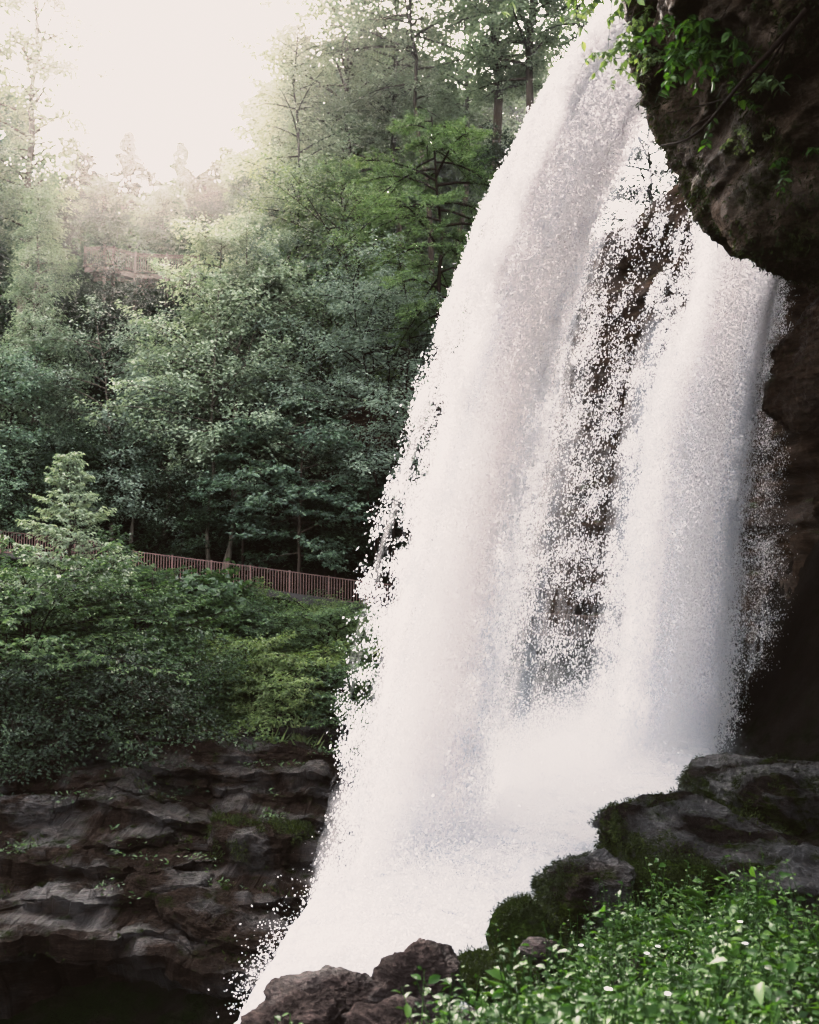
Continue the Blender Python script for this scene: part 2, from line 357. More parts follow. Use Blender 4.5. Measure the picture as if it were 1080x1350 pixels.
M['boulder_pink'] = rock_mat('pink_brown_rock', (.003, .002, .0017), (.016, .0112, .0098), (.095, .068, .060), scale=2, moss=.28, spec=.4, wet=.35, strat=(1, 1, 4), bump=.9, moss_nz=.12)
M['path'] = plain_mat('gravel_path', (.015, .012, .01), (.03, .025, .02), 12, .95)
M['rust'] = plain_mat('rust_red_paint', (.05, .018, .012), (.10, .042, .030), 5, .6, .1)
M['wood'] = plain_mat('weathered_wood', (.055, .038, .029), (.11, .080, .064), 5, .85)
M['droplet'] = water_mat('white_water_drops')
M['sheet'] = water_mat('white_water_sheet', sheet=True)
M['veil'] = water_mat('fine_water_veil', sheet='mist')
M['foam'] = water_mat('white_water_foam', foam=True)

# ------------------------------------------------------------------ terrain (gorge floor, banks, hillside) as one sheet
CTL = np.array([
    # camera bank
    (0, 0, -1.75), (3, 2, -1.75), (-3, 0, -2.6), (6, 4, -1.6), (.6, 4.2, -2.15), (3, 6, -2.35), (5.5, 8, -2.6), (1.2, 7, -2.8),
    (-1.2, 6, -3.1), (3.2, 10, -3.05), (.5, 9.8, -4.4), (6.5, 12, -3.3), (4.2, 14, -4.5), (7.5, 15.5, -3.8), (10, 12, -2.8), (9, 19, -3.7), (12, 25, -3.4), (12, 10, -1.6), (10, 4, -1.2), (-6, 2, -5),
    # stream bed
    (9.5, 31, -4.9), (6, 26, -5.3), (3, 21, -5.8), (.3, 16, -6.2), (-2.3, 13, -7.0), (-1.2, 10, -6.6), (-6, 11, -8.6), (-12, 8, -10), (-9, 14.5, -10), (-16, 14, -10.5), (-25, 10, -11),
    # left bank below the ledges
    (-3, 24, -5.8), (-9, 22, -6.6), (-15, 22, -6.4), (-12, 28, -4.2), (-3, 28.5, -4.7), (-22, 26, -4.4), (2, 30, -4.6),
    (-12, 35, -1.7), (-3, 36, -2.2), (-20, 34, -1.4), (-7, 40, -.6), (-14, 41, .4), (-30, 36, -.5),
    # path shelf
    (-2, 44.6, 0), (-7.5, 45, .8), (-13, 45, 1.5), (-20, 46.5, 2.6), (-28, 48, 3.6), (2, 44, -.5), (7, 43, -.95), (11, 40, -1.0), (12.5, 35, -1.4),
    (-2, 46.5, .1), (-7.5, 46.8, .9), (-13, 47, 1.7), (7, 44.8, -.9),
    # hillside
    (-2, 49, 3.5), (3, 48, 3.5), (7, 47, 5), (-8, 51, 4.5), (-15.5, 51, 8), (-22, 52, 7), (-2, 56, 11.5), (-16, 57.5, 19.4), (-22, 58, 18), (-9, 58, 17),
    (3, 52, 13), (8, 51, 17), (13, 47, 17), (17, 38, 13), (18, 30, 11), (16, 20, 9), (16, 10, 6), (16, 3, 4), (22, 25, 14), (22, 45, 15), (10, 60, 20),
    (-3, 70, 23), (-15, 70, 27), (-26, 70, 25), (-40, 62, 18), (4, 75, 24), (18, 70, 24), (-12, 95, 42), (-38, 95, 40), (10, 100, 33), (35, 90, 30), (40, 40, 18), (40, 0, 12),
    (-40, 30, 0), (-45, 10, -6), (0, -25, 2), (-30, -20, -2), (25, -20, 8), (-80, 60, 20), (-90, 0, 8), (90, 30, 22), (0, 150, 50), (-80, 150, 48), (80, 150, 46),
], float)
def _rbf_fit(C):
    A = np.linalg.norm(C[:, None, :2] - C[None, :, :2], axis=-1)
    n = len(C); K = np.zeros((n + 3, n + 3)); K[:n, :n] = A - np.eye(n) * .05
    K[:n, n] = 1; K[:n, n + 1:] = C[:, :2]; K[n, :n] = 1; K[n + 1:, :n] = C[:, :2].T
    return np.linalg.solve(K, np.concatenate([C[:, 2], [0, 0, 0]]))
_w = _rbf_fit(CTL)
def ground(x, y, rough=True):
    x = np.asarray(x, float); y = np.asarray(y, float); sh = x.shape
    p = np.stack([x.ravel(), y.ravel()], -1)
    z = np.empty(len(p))
    for a in range(0, len(p), 20000):
        q = p[a:a + 20000]
        D = np.linalg.norm(q[:, None] - CTL[None, :, :2], axis=-1)
        z[a:a + 20000] = D @ _w[:-3] + _w[-3] + q @ _w[-2:]
    if rough:
        q = np.stack([p[:, 0], p[:, 1], p[:, 0] * 0], -1)
        z = z + .18 * fbm(q * .55, 3, 5) + .05 * fbm(q * 2.1, 3, 9)
        far = np.maximum(np.abs(p[:, 0]) - 60, 0) + np.maximum(p[:, 1] - 100, 0)
        z = z + np.minimum(far * .05, 12) * fbm(q * .02, 3, 3)
    return z.reshape(sh)
def gz(x, y): return float(ground(np.array([x]), np.array([y]))[0])

def axis_samples(segs):
    out = []
    for a, b, st in segs: out.append(np.arange(a, b, st))
    return np.concatenate(out + [[segs[-1][1]]])
gx = axis_samples([(-1200, -200, 100), (-200, -60, 10), (-60, -26, 1.0), (-26, 18, .25), (18, 60, 1.2), (60, 200, 10), (200, 1200, 100)])
gy = axis_samples([(-400, -40, 30), (-40, 0, 2), (0, 20, .25), (20, 60, .3), (60, 120, 1.2), (120, 220, 8), (220, 1400, 100)])
X, Y = np.meshgrid(gx, gy, indexing='ij')
Xc, Yc = np.clip(X, -150, 150), np.clip(Y, -60, 180)
Z = ground(Xc, Yc)
G = np.stack([X, Y, Z], -1)
link('ground', mesh_np('ground', G.reshape(-1, 3), grid_faces(len(gx), len(gy))), M['ground'])['kind'] = 'structure'

# ------------------------------------------------------------------ rock builders
def strata(p, h=.35, seed=0, warp=.35):
    z = p[..., 2] + warp * fbm(p * np.array([.25, .25, .5]), 3, seed + 40) + .12 * p[..., 0] * .3
    k = z / h; i = np.floor(k).astype(np.int64); f = k - i
    def lay(i): return .6 * (_h(i, i * 0 + 7, i * 0, seed) * 2 - 1) + .55 * vnoise(np.stack([p[..., 0] * .5, p[..., 1] * .5, i * 3.7], -1), seed + 3)
    t = sstep(.72, 1.0, f)
    return lay(i) * (1 - t) + lay(i + 1) * t
def rock_sheet(G, a1=.25, h1=.5, a2=.08, h2=.15, a3=.25, a4=.05, seed=0, flip=False):
    n = grid_normals(G)
    if flip: n = -n
    d = a1 * strata(G, h1, seed) + a2 * strata(G, h2, seed + 11) + a3 * fbm(G * .55, 4, seed + 5) + a4 * ridged(G * 2.5, 4, seed + 6)
    return G + n * d[..., None]
def resample(C, n):
    C = np.asarray(C, float); L = np.concatenate([[0], np.cumsum(np.linalg.norm(np.diff(C, axis=0), axis=1))])
    s = np.linspace(0, L[-1], n)
    # catmull-like smoothing through linear interpolation then averaging
    out = np.stack([np.interp(s, L, C[:, k]) for k in range(C.shape[1])], -1)
    for _ in range(max(1, n // (len(C) * 3))):
        out[1:-1] = .25 * out[:-2] + .5 * out[1:-1] + .25 * out[2:]
    return out

# the lip of the falls: start points, launch speeds (m/s, outward over the gorge)
LIP_S = np.array([P(826, -12, 18), P(872, 110, 21), P(922, 185, 25.5), P(1033, 325, 31), P(1050, 345, 32.5)])
LIP_V = np.array([-4.15, -3.05, -2.2, -1.95, -.75])
V0 = 3.5
def lip(u):
    u = np.asarray(u, float)
    k = np.arange(5.)
    uc = np.clip(u, 0, 4)
    S = np.stack([np.interp(uc, k, LIP_S[:, c]) for c in range(3)], -1)
    V = np.interp(uc, k, LIP_V)
    V = np.where(u < 0, LIP_V[0] + u * .6, V)
    return S, V
def fall_time(h): return (-V0 + np.sqrt(V0 * V0 + 2 * 9.81 * np.maximum(h, 0))) / 9.81

# ---- overhanging rock above the path
OV = [(770, -150, 10.4), (805, -40, 10.9), (820, 0, 11.1), (829, 30, 11.25), (832, 70, 11.4), (845, 115, 11.6), (862, 165, 11.8), (874, 195, 12), (890, 228, 12.2), (906, 262, 12.4),
      (926, 303, 12.6), (960, 335, 12.8), (1000, 356, 13), (1050, 374, 13.2), (1110, 384, 13.4), (1250, 392, 13.8), (1500, 380, 14.2)]
nI = 300
C = resample([P(*o) for o in OV], nI)
lips = resample(np.concatenate([[LIP_S[0] + [-.6, -3, .5]], LIP_S + [.25, 0, .25], [LIP_S[4] + [2.5, 1.5, .8]]]), nI)
T = np.stack([C[:, 0] * .55 + 2.6, np.full(nI, 3.5), 6.0 - .25 * (C[:, 0] - 3)], -1)
rows = []
nin, nout, nback = 150, 90, 20
t_in = np.linspace(1, 0, nin)
for t in t_in:
    b = math.sin(math.pi * t) * .55 - .5 * math.exp(-((t - .06) / .06) ** 2) * 0
    rows.append(C * (1 - t) + T * t + np.array([-.15, -.3, -.9]) * b * .6)
for t in np.linspace(0, 1, nout)[1:]:
    rows.append(C * (1 - t) + lips * t + np.array([.3, 0, .35]) * math.sin(math.pi * t) ** .7 * .9)
back = lips + np.array([9, 4, 2.2])
for t in np.linspace(0, 1, nback)[1:]:
    rows.append(lips * (1 - t) + back * t + np.array([0, 0, 1.0]) * math.sin(math.pi * t))
G = np.stack(rows, 0)
n = grid_normals(G)
rim = np.exp(-(((np.arange(len(G)) - nin) / 9.0) ** 2))[:, None]
d = .22 * strata(G, .8, 3, .5) + .09 * strata(G, .22, 4, .3) + .42 * fbm(G * .45, 3, 5) + .045 * ridged(G * np.array([1.2, 1.2, 3]), 4, 6) + .05 * ridged(G * np.array([3, 3, 5]), 4, 8) + .02 * fbm(G * 11, 3, 9)
G = G + n * (d * (1 - .72 * rim))[..., None] + n * (.05 * ridged(G * 5, 3, 12) * rim)[..., None]
nf = len(G)
ov = link('rock_overhang', mesh_np('rock_overhang', G.reshape(-1, 3), grid_faces(nf, nI)), M['overhang'])
tag(ov, 'massive dark wet rock overhang filling the upper right corner beside the falls', 'rock overhang')
OVG, OVN = G, n
def overhang_moss():
    r_ = rs(19); m = 60000
    ii = r_.randint(25, nin + 4, m); jj = r_.randint(20, 250, m)
    p_ = OVG[ii, jj]; nn = OVN[ii, jj]
    inward = nn * np.sign((nn * -p_).sum(-1).mean())
    k = fbm(p_ * 1.3, 4, 121) + .5 * np.exp(-((nin - ii) / 22.0)) > .34
    p_, inward = p_[k], inward[k]; m = len(p_)
    mb = MB(); mb.leaves(p_, inward * .6 + r_.normal(size=(m, 3)) * .5 + [0, 0, -.5], r_.normal(size=(m, 3)) + [0, 0, 1], .06 * r_.uniform(.4, 1.5, m), .25, .04)
    return mb.build('moss', M['moss_fib'], ov)
overhang_moss()

# ---- cliff wall closing the recess on the right, running behind the falls
wall = [(11, -4), (13.5, 4), (14.6, 12), (14.8, 20), (14.6, 27), (14.0, 31.5), (13.0, 34), (12.0, 36.5), (10.5, 39.5), (8.5, 42.5), (6, 45.2), (3, 47), (0, 48), (-3, 48.8), (-6, 50.5)]
wp = resample(wall, 520)
zz = np.linspace(0, 1, 170)
s_ = np.linspace(0, 1, 520)
top = np.interp(s_, [0, .45, .6, .75, 1], [9, 11.5, 17.5, 16, 8.0]); bot = np.interp(s_, [0, .4, .6, 1], [-3, -5, -4, -1.5])
G = np.zeros((520, 170, 3))
G[..., 0] = wp[:, None, 0]; G[..., 1] = wp[:, None, 1]; G[..., 2] = bot[:, None] + (top - bot)[:, None] * zz[None]
nrm = np.stack([np.gradient(wp[:, 1]), -np.gradient(wp[:, 0])], -1); nrm = unit(nrm)
lean = (zz - .25) ** 2 * 2.0 - .1
G[..., 0] -= nrm[:, None, 0] * lean[None] * 1.2; G[..., 1] -= nrm[:, None, 1] * lean[None] * 1.2
# plateau edge turning back at the top
G = rock_sheet(G, .45, .9, .14, .28, .5, .12, 21)
tb = np.repeat(G[:, -1:, :], 12, 1)
k = np.linspace(0, 1, 13)[1:]
tb[..., 0] += nrm[:, None, 0] * k[None] * 6; tb[..., 1] += nrm[:, None, 1] * k[None] * 6; tb[..., 2] += k[None] * 1.5
G = np.concatenate([G, tb], 1)
cw = link('rock_cliff', mesh_np('rock_cliff', G.reshape(-1, 3), grid_faces(520, 182)), M['cliff'])
tag(cw, 'dark layered cliff wall recessed behind the falling water', 'cliff')

# ---- layered ledges on the left side of the stream
nx = 620
xs = np.linspace(-17, .6, nx)
prof = []   # (y, z, is_riser, terrace index)
y, z = 17.0, -6.25
steps = [(t_, r__ * .60) for t_, r__ in [(.7, .20), (.9, .34), (.5, .14), (1.1, .42), (.5, .12), (.9, .26), (.4, .10), (1.1, .36), (.6, .16), (.9, .30), (.5, .12), (1.0, .22), (.7, .30), (.5, .14), (.8, .24), (.5, .16)]]
pts = [(19.5, -11.0), (18.9, -8.6), (18.4, -7.3), (17.9, -6.75), (17.2, -6.5), (17.0, -6.25)]
kk = [0] * len(pts)
for i, (tr, ri) in enumerate(steps):
    for f in np.linspace(0, 1, 10)[1:]:
        pts.append((y + tr * f, z + .03 * f * tr)); kk.append(i)
    y += tr; z += .03 * tr
    for f in np.linspace(0, 1, 8)[1:]:
        und = math.sin(math.pi * min(1, f * 1.05)) * .16
        pts.append((y + und, z + ri * f)); kk.append(i + 1)
    z += ri
for f in np.linspace(0, 1, 8)[1:]: pts.append((y + 3 * f, z + .2 * f)); kk.append(len(steps))
pts = np.array(pts); kk = np.array(kk)
nr = len(pts)
G = np.zeros((nr, nx, 3))
G[..., 0] = xs[None]
wob = np.stack([fbm(np.stack([xs * .33, xs * 0 + k_ * 5.1, xs * 0], -1), 4, 60) for k_ in range(len(steps) + 1)])
wz = np.stack([fbm(np.stack([xs * .22, xs * 0 + k_ * 3.3, xs * 0], -1), 3, 70) for k_ in range(len(steps) + 1)])
def blocks(k_, size, sd_):
    q = xs / size + .8 * vnoise(np.stack([xs * .9, xs * 0 + k_ * 2.7, xs * 0], -1), sd_) + k_ * .37
    i = np.floor(q).astype(np.int64); f = sstep(.86, 1, q - i)
    a = _h(i, i * 0 + int(k_), i * 0, sd_); b = _h(i + 1, i * 0 + int(k_), i * 0, sd_)
    return (a * (1 - f) + b * f) * 2 - 1
blk = np.stack([.6 * blocks(k_, 1.1, 61) + .4 * blocks(k_, .37, 62) for k_ in range(len(steps) + 1)])
blz = np.stack([blocks(k_, 1.7, 63) for k_ in range(len(steps) + 1)])
big = fbm(np.stack([xs[None] * .28 + 0 * pts[:, :1], pts[:, 0, None] * .3 + 0 * xs[None], 0 * pts[:, :1] + 0 * xs[None]], -1), 3, 75)
G[..., 1] = pts[:, 0, None] + wob[kk] * 1.1 + blk[kk] * .30
G[..., 2] = pts[:, 1, None] + wz[kk] * .16 + blz[kk] * .05 + big * .30 + (-.045 * (xs + 6))[None] * sstep(-12, -6, pts[:, 1])[:, None] * .5
# the right end dips under the foam, left end swings towards us
e = sstep(-2.6, .4, xs)[None]
G[..., 2] -= e * 1.6
G[..., 1] += (e * 2.5)
n = grid_normals(G)
if n[nr // 2, nx // 2, 2] < 0: n = -n
d = .10 * strata(G, .22, 31, .25) + .05 * strata(G, .09, 33, .2) + .16 * fbm(G * np.array([.5, .6, 1.2]), 4, 34) + .05 * ridged(G * np.array([1.3, 2, 4]), 4, 35) + .02 * ridged(G * 6, 3, 36)
G = G + n * d[..., None]
LEDGE = G.copy(); LEDGEN = n
lo = link('rock_outcrop', mesh_np('rock_outcrop', G.reshape(-1, 3), grid_faces(nr, nx), False), M['ledge'])
tag(lo, 'dark brown layered rock ledges stepping down the left bank to the stream', 'rock ledges')

# ---- boulders
def sphere(n=64, m=96):
    th = np.linspace(0, np.pi, n); ph = np.arange(m) / m * 2 * np.pi
    T_, P_ = np.meshgrid(th, ph, indexing='ij')
    return np.stack([np.sin(T_) * np.cos(P_), np.sin(T_) * np.sin(P_), np.cos(T_)], -1)
def boulder_mesh(name, rx, ry, rz, seed, angular=.6, rough=.10, flat_top=None, n=80):
    r_ = rs(seed); D = sphere(n, int(n * 1.5))
    nn = unit(r_.normal(size=(16, 3)) * [1, 1, .8]); off = r_.uniform(.62, 1.0, 16)
    q = D @ nn.T
    rad_ = np.where(q > .05, off / np.maximum(q, .05), 9).min(-1)
    rad_ = np.minimum(rad_, 1.25)
    rad = (1 - angular) * 1.0 + angular * rad_
    V = D * rad[..., None]
    if flat_top is not None: V[..., 2] = np.where(V[..., 2] > flat_top, flat_top + (V[..., 2] - flat_top) * .25, V[..., 2])
    V = V * [rx, ry, rz]
    sc = 1.0 / max(rx, ry, rz)
    off3 = seed * 3.1
    dn = rough * (fbm(V * sc * 2.2 + off3, 4, seed) + .55 * ridged(V * sc * np.array([4, 4, 7]) + off3, 4, seed + 1) + .15 * ridged(V * sc * 16 + off3, 3, seed + 2)) / sc
    dn += .05 * strata(V + off3, max(rz * .28, .05), seed + 4, .1) / sc * (angular > .5)
    V = V + D * dn[..., None]
    return mesh_np(name, V.reshape(-1, 3), grid_faces(n, int(n * 1.5), wrap=True), n < 100), V
def moss_on(parent, V, count, seed, length=.05, thresh=-.1, down=.6, topz=2):
    r_ = rs(seed)
    nrm = unit(np.cross(np.gradient(V, axis=0), np.gradient(V, axis=1)))
    ctr = V.reshape(-1, 3).mean(0)
    s = np.sign((nrm * (V - ctr)).sum(-1).mean()); nrm = nrm * s
    area = np.linalg.norm(np.cross(np.gradient(V, axis=0), np.gradient(V, axis=1)), axis=-1)
    patch = fbm(V * 2.0 + seed, 3, seed + 9)
    wgt = area * (patch > thresh) * (nrm[..., 2] > -.45) * (nrm[..., 2] < topz) * ((V[..., 2] < V[..., 2].max() * (.45 + .5 * patch)) | (topz > 1))
    wgt = wgt.ravel() / wgt.sum()
    idx = r_.choice(len(wgt), count, p=wgt)
    pos = V.reshape(-1, 3)[idx] + r_.normal(size=(count, 3)) * length * .5; nn = nrm.reshape(-1, 3)[idx]
    ax = nn * .7 + r_.normal(size=(count, 3)) * .45 + np.array([0, 0, -down]) * (1 - np.clip(nn[:, 2:], 0, 1))
    mb = MB(); mb.leaves(pos, ax, r_.normal(size=(count, 3)) + nn, length * r_.uniform(.5, 1.4, count), .22, 0)
    return mb.build('moss', M['moss_fib'], parent)
def boulder(px, py, d, wpx, hpx, dep, seed, mat, label, moss=0, angular=.6, rough=.10, flat=None, rot=0, tilt=0, name='boulder', cat='boulder', group=None, mlen=.05, mth=-.1, n=80):
    rx, rz = wpx * d / F_PX / 2, hpx * d / F_PX / 2
    c = P(px, py, d)
    me, V = boulder_mesh(name, rx, dep / 2, rz, seed, angular, rough, flat, n)
    o = link(name, me, M[mat]); o.location = c; o.rotation_euler = (0, tilt, rot)
    tag(o, label, cat, group)
    if moss: moss_on(o, V, moss, seed, mlen, mth, topz=.72 if mat == 'boulder' else 2)
    return o
BG = 'mossy boulders on the near bank'
boulder(900, 1105, 17.0, 250, 125, 3.6, 4, 'boulder', 'big wet boulder with flat purplish top and moss hanging down its front', 26000, .78, .06, .25, .12, 0.04, group=BG, mlen=.075, mth=-.05, n=150)
boulder(1010, 1040, 20.5, 230, 130, 5.0, 12, 'boulder', 'wet flat topped boulder at the right edge highest of the bank, below the recess', 12000, .75, .06, .25, -.3, .05, group=BG, mlen=.08, mth=.05, n=140)
boulder(1060, 1160, 14.5, 250, 130, 4.0, 13, 'boulder', 'broad dark boulder with moss patches behind the leafy plants at the right edge', 16000, .7, .07, .3, .2, 0, group=BG, mlen=.06, mth=-.1, n=130)
boulder(775, 1185, 13.2, 120, 120, 1.8, 5, 'boulder', 'tall wet moss patched rock between the foam and the leafy plants', 12000, .7, .08, None, .3, .15, group=BG, mlen=.055, mth=-.1, n=110)
boulder(860, 1170, 13.6, 150, 70, 1.6, 33, 'boulder_mossy', 'low mossy hump under the big flat topped boulder', 9000, .5, .08, .5, .1, 0, group=BG, mlen=.05, mth=-.2, n=90)
boulder(692, 1242, 9.3, 92, 86, .75, 6, 'boulder_mossy', 'small round dark mossy boulder standing against the white foam', 9000, .3, .08, None, .3, 0, group=BG, mlen=.04, mth=-.3)
boulder(640, 1290, 7.6, 120, 50, .9, 18, 'boulder_mossy', 'low flat mossy stone between the pink rock and the round mossy boulder', 6000, .4, .08, .5, .1, 0, group=BG, mlen=.035, mth=-.3)
PG = 'pinkish brown rocks along the bottom edge'
boulder(548, 1310, 6.6, 125, 95, .7, 7, 'boulder_pink', 'chunky fractured pink brown rock at the bottom centre against the foam', 0, .85, .09, None, .2, .1, group=PG, n=120)
boulder(440, 1326, 6.9, 200, 66, .8, 8, 'boulder_pink', 'long low pinkish rock lying at the bottom edge left of the chunky rock', 0, .7, .08, .6, .15, -.12, group=PG, n=120)
boulder(395, 1352, 6.3, 150, 60, .7, 9, 'boulder_pink', 'small pale pink rock at the very bottom under the long low rock', 0, .7, .09, None, .5, 0, group=PG, n=100)
boulder(560, 1362, 5.6, 190, 60, .6, 10, 'boulder_pink', 'dark brown stone under the chunky pink rock at the bottom edge', 0, .6, .09, None, -.3, 0, group=PG, n=100)
boulder(715, 1254, 8.6, 56, 26, .3, 24, 'boulder_pink', 'little reddish stone at the foot of the round mossy boulder', 0, .7, .09, None, -.3, 0, group=PG, n=60)
LG = 'loose slabs on the left ledges'
boulder(228, 1163, 20.2, 130, 34, 1.3, 14, 'ledge', 'flat broken slab lying across the middle of the left ledges', 0, .8, .05, .35, .1, .03, name='rock_slab', cat='slab', group=LG, n=100)
boulder(340, 1112, 22, 150, 84, 2.2, 15, 'ledge', 'rounded brown rock hump with moss on its right flank near the falls', 6000, .6, .07, .5, .3, .12, name='boulder', cat='boulder', group=LG, mlen=.09, mth=.25, n=110)
boulder(300, 1218, 18.6, 190, 60, 2.0, 16, 'ledge', 'wet sloping slab at the left edge of the foam', 0, .6, .06, .4, -.2, .2, name='rock_slab', cat='slab', group=LG, n=110)
boulder(25, 1072, 23, 110, 60, 1.8, 17, 'ledge', 'pale rock block at the left edge of the ledges', 0, .8, .06, .5, .2, 0, name='rock_slab', cat='slab', group=LG, n=100)
boulder(130, 1068, 24, 170, 40, 1.8, 27, 'ledge', 'long thin slab on the upper left ledges beside the pale block', 0, .8, .05, .4, .1, .06, name='rock_slab', cat='slab', group=LG, n=100)
boulder(405, 1060, 25.5, 50, 34, .8, 19, 'ledge', 'small stone perched at the right end of the upper ledge', 0, .8, .07, None, .1, 0, group=LG, n=60)
boulder(310, 1000, 27, 150, 34, 1.8, 20, 'ledge', 'top slab of the ledges right below the grassy bank', 0, .8, .06, .4, .1, .03, name='rock_slab', cat='slab', group=LG, n=90)
boulder(1088, 470, 29.5, 120, 190, 4.0, 23, 'cliff', 'angular dark rock block jutting out right of the falls under the overhang', 0, .85, .07, None, .2, .25, name='rock_block', cat='rock', n=110)

# ------------------------------------------------------------------ foaming stream
rsh = np.array([(10.5, 33.5, -4.1), (8.6, 28, -4.4), (7.2, 25, -4.7), (4.5, 22, -4.95), (2.6, 18, -5.2), (1.35, 15, -5.45), (-.3, 13.2, -5.8), (-2.2, 11, -6.6), (-6, 8, -9)])
lsh = np.array([(9, 36, -3.9), (5, 33, -4.5), (1.5, 27, -4.95), (-.6, 22.5, -5.4), (-1.9, 18.3, -5.75), (-2.35, 16.2, -6.0), (-2.75, 14.2, -6.25), (-4.2, 12.2, -7), (-9, 10, -9.3)])
n1_, n2_ = 320, 130
A_ = resample(rsh, n1_); B_ = resample(lsh, n1_)
w = np.linspace(-.12, 1.12, n2_)
G = A_[:, None] * (1 - w[None, :, None]) + B_[:, None] * w[None, :, None]
G[..., 2] += .35 * np.sin(np.pi * np.clip(w, 0, 1))[None] + .22 * fbm(G * np.array([.8, .8, .3]), 4, 50) + .06 * ridged(G * 3, 3, 51)
edge = np.clip(np.maximum(-w, w - 1), 0, 1)[None]
G[..., 2] -= edge * 5
FOAM = G
wt = link('water', mesh_np('water', G.reshape(-1, 3), grid_faces(n1_, n2_)), M['foam'])
wt['kind'] = 'structure'
def foam_z(x, y):
    """rough height of the foam at (x, y)"""
    t = np.clip((y - 11) / 22.0, 0, 1.1)
    return -6.5 + 2.3 * t ** .75
# ------------------------------------------------------------------ the waterfall
falls = empty('waterfall', (4, 20, -5))
tag(falls, 'tall white waterfall plunging from the rock overhang into the foaming stream', 'waterfall')
inv = np.array([-4., -20., 5.])
OCT_V = np.array([[1, 0, 0], [-1, 0, 0], [0, 1, 0], [0, -1, 0], [0, 0, 1], [0, 0, -1]], float)
OCT_F = np.array([[0, 2, 4], [2, 1, 4], [1, 3, 4], [3, 0, 4], [2, 0, 5], [1, 2, 5], [3, 1, 5], [0, 3, 5]])
def drops_mesh(name, pos, vel, rad, el, r_, flake, strand=None):
    """drops seen singly are little closed beads; those packed in the curtain are thin flakes of water"""
    z = unit(vel + flake[:, None] * r_.normal(size=pos.shape) * 6); a = unit(np.cross(z, r_.normal(size=pos.shape))); b = np.cross(z, a)
    s1 = rad * r_.uniform(.7, 1.25, len(rad)); s2 = rad * r_.uniform(.7, 1.25, len(rad)); s3 = rad * el
    o = ~flake
    K = OCT_V[None] * np.stack([s1, s2, s3], -1)[o][:, None]
    V1 = pos[o][:, None] + K[..., :1] * a[o][:, None] + K[..., 1:2] * b[o][:, None] + K[..., 2:] * z[o][:, None]
    F1 = OCT_F[None] + (np.arange(o.sum()) * 6)[:, None, None]
    f = flake; pf, af, zf, s1f, s3f = pos[f], a[f], z[f], s1[f][:, None] * 1.15, s3[f][:, None]
    V2 = np.stack([pf - zf * s3f, pf + af * s1f + b[f] * s1f * .3, pf + zf * s3f, pf - af * s1f + b[f] * s1f * .3], 1)
    off = o.sum() * 6
    k = (np.arange(f.sum()) * 4 + off)[:, None]
    me = mesh_np(name, np.concatenate([V1.reshape(-1, 3), V2.reshape(-1, 3)]), np.concatenate([F1.reshape(-1, 3), k + [0, 1, 2], k + [0, 2, 3]]))
    if strand is not None:
        at = me.attributes.new('strand', 'FLOAT', 'POINT'); at.data.foreach_set('value', np.concatenate([np.repeat(strand[o], 6), np.repeat(strand[f], 4)]).astype(np.float32))
    return me
def dens(u, h):
    """how much water: u across the falls (0 near edge .. 4 far edge), h metres fallen"""
    H = h / 17.0
    d = np.interp(u, [-.45, -.2, 0, .06, .22, .45, .8, 1.0, 1.25, 1.5, 1.75, 1.96, 2.0, 2.05, 2.3, 2.6, 2.85, 3.0, 3.2, 3.6, 4.0, 4.1],
                  [0, .04, .16, .42, .64, .98, .86, .50, .27, .16, .10, .08, .18, .30, .70, .95, 1.15, .85, .40, .24, .12, 0])
    d = d + .16 * sstep(.72, 1.0, H) * ((u > .9) & (u < 2.1)) + .5 * (1 - sstep(.02, .16, H)) * (u < .95) + .35 * (1 - sstep(.05, .25, H)) * (u > 2.2) * (u < 3.3)
    d = d + .25 * (1 - sstep(.2, .5, H)) * (u > .2) * (u < 1.05)
    d = d - .5 * (1 - sstep(.12, .38, H)) * sstep(1.0, 1.3, u) * (1 - sstep(2.25, 2.6, u)) * (u > 1.9)
    d = d - .30 * sstep(.25, .55, H) * (1 - sstep(.22, .5, u)) - .10 * sstep(.3, .6, H) * (u < .95)
    d = d - .13 * (1 - sstep(.28, .5, H)) * sstep(.92, 1.12, u) * (u < 1.98)
    return np.where(u < 0, d * sstep(.1, .5, H), d)
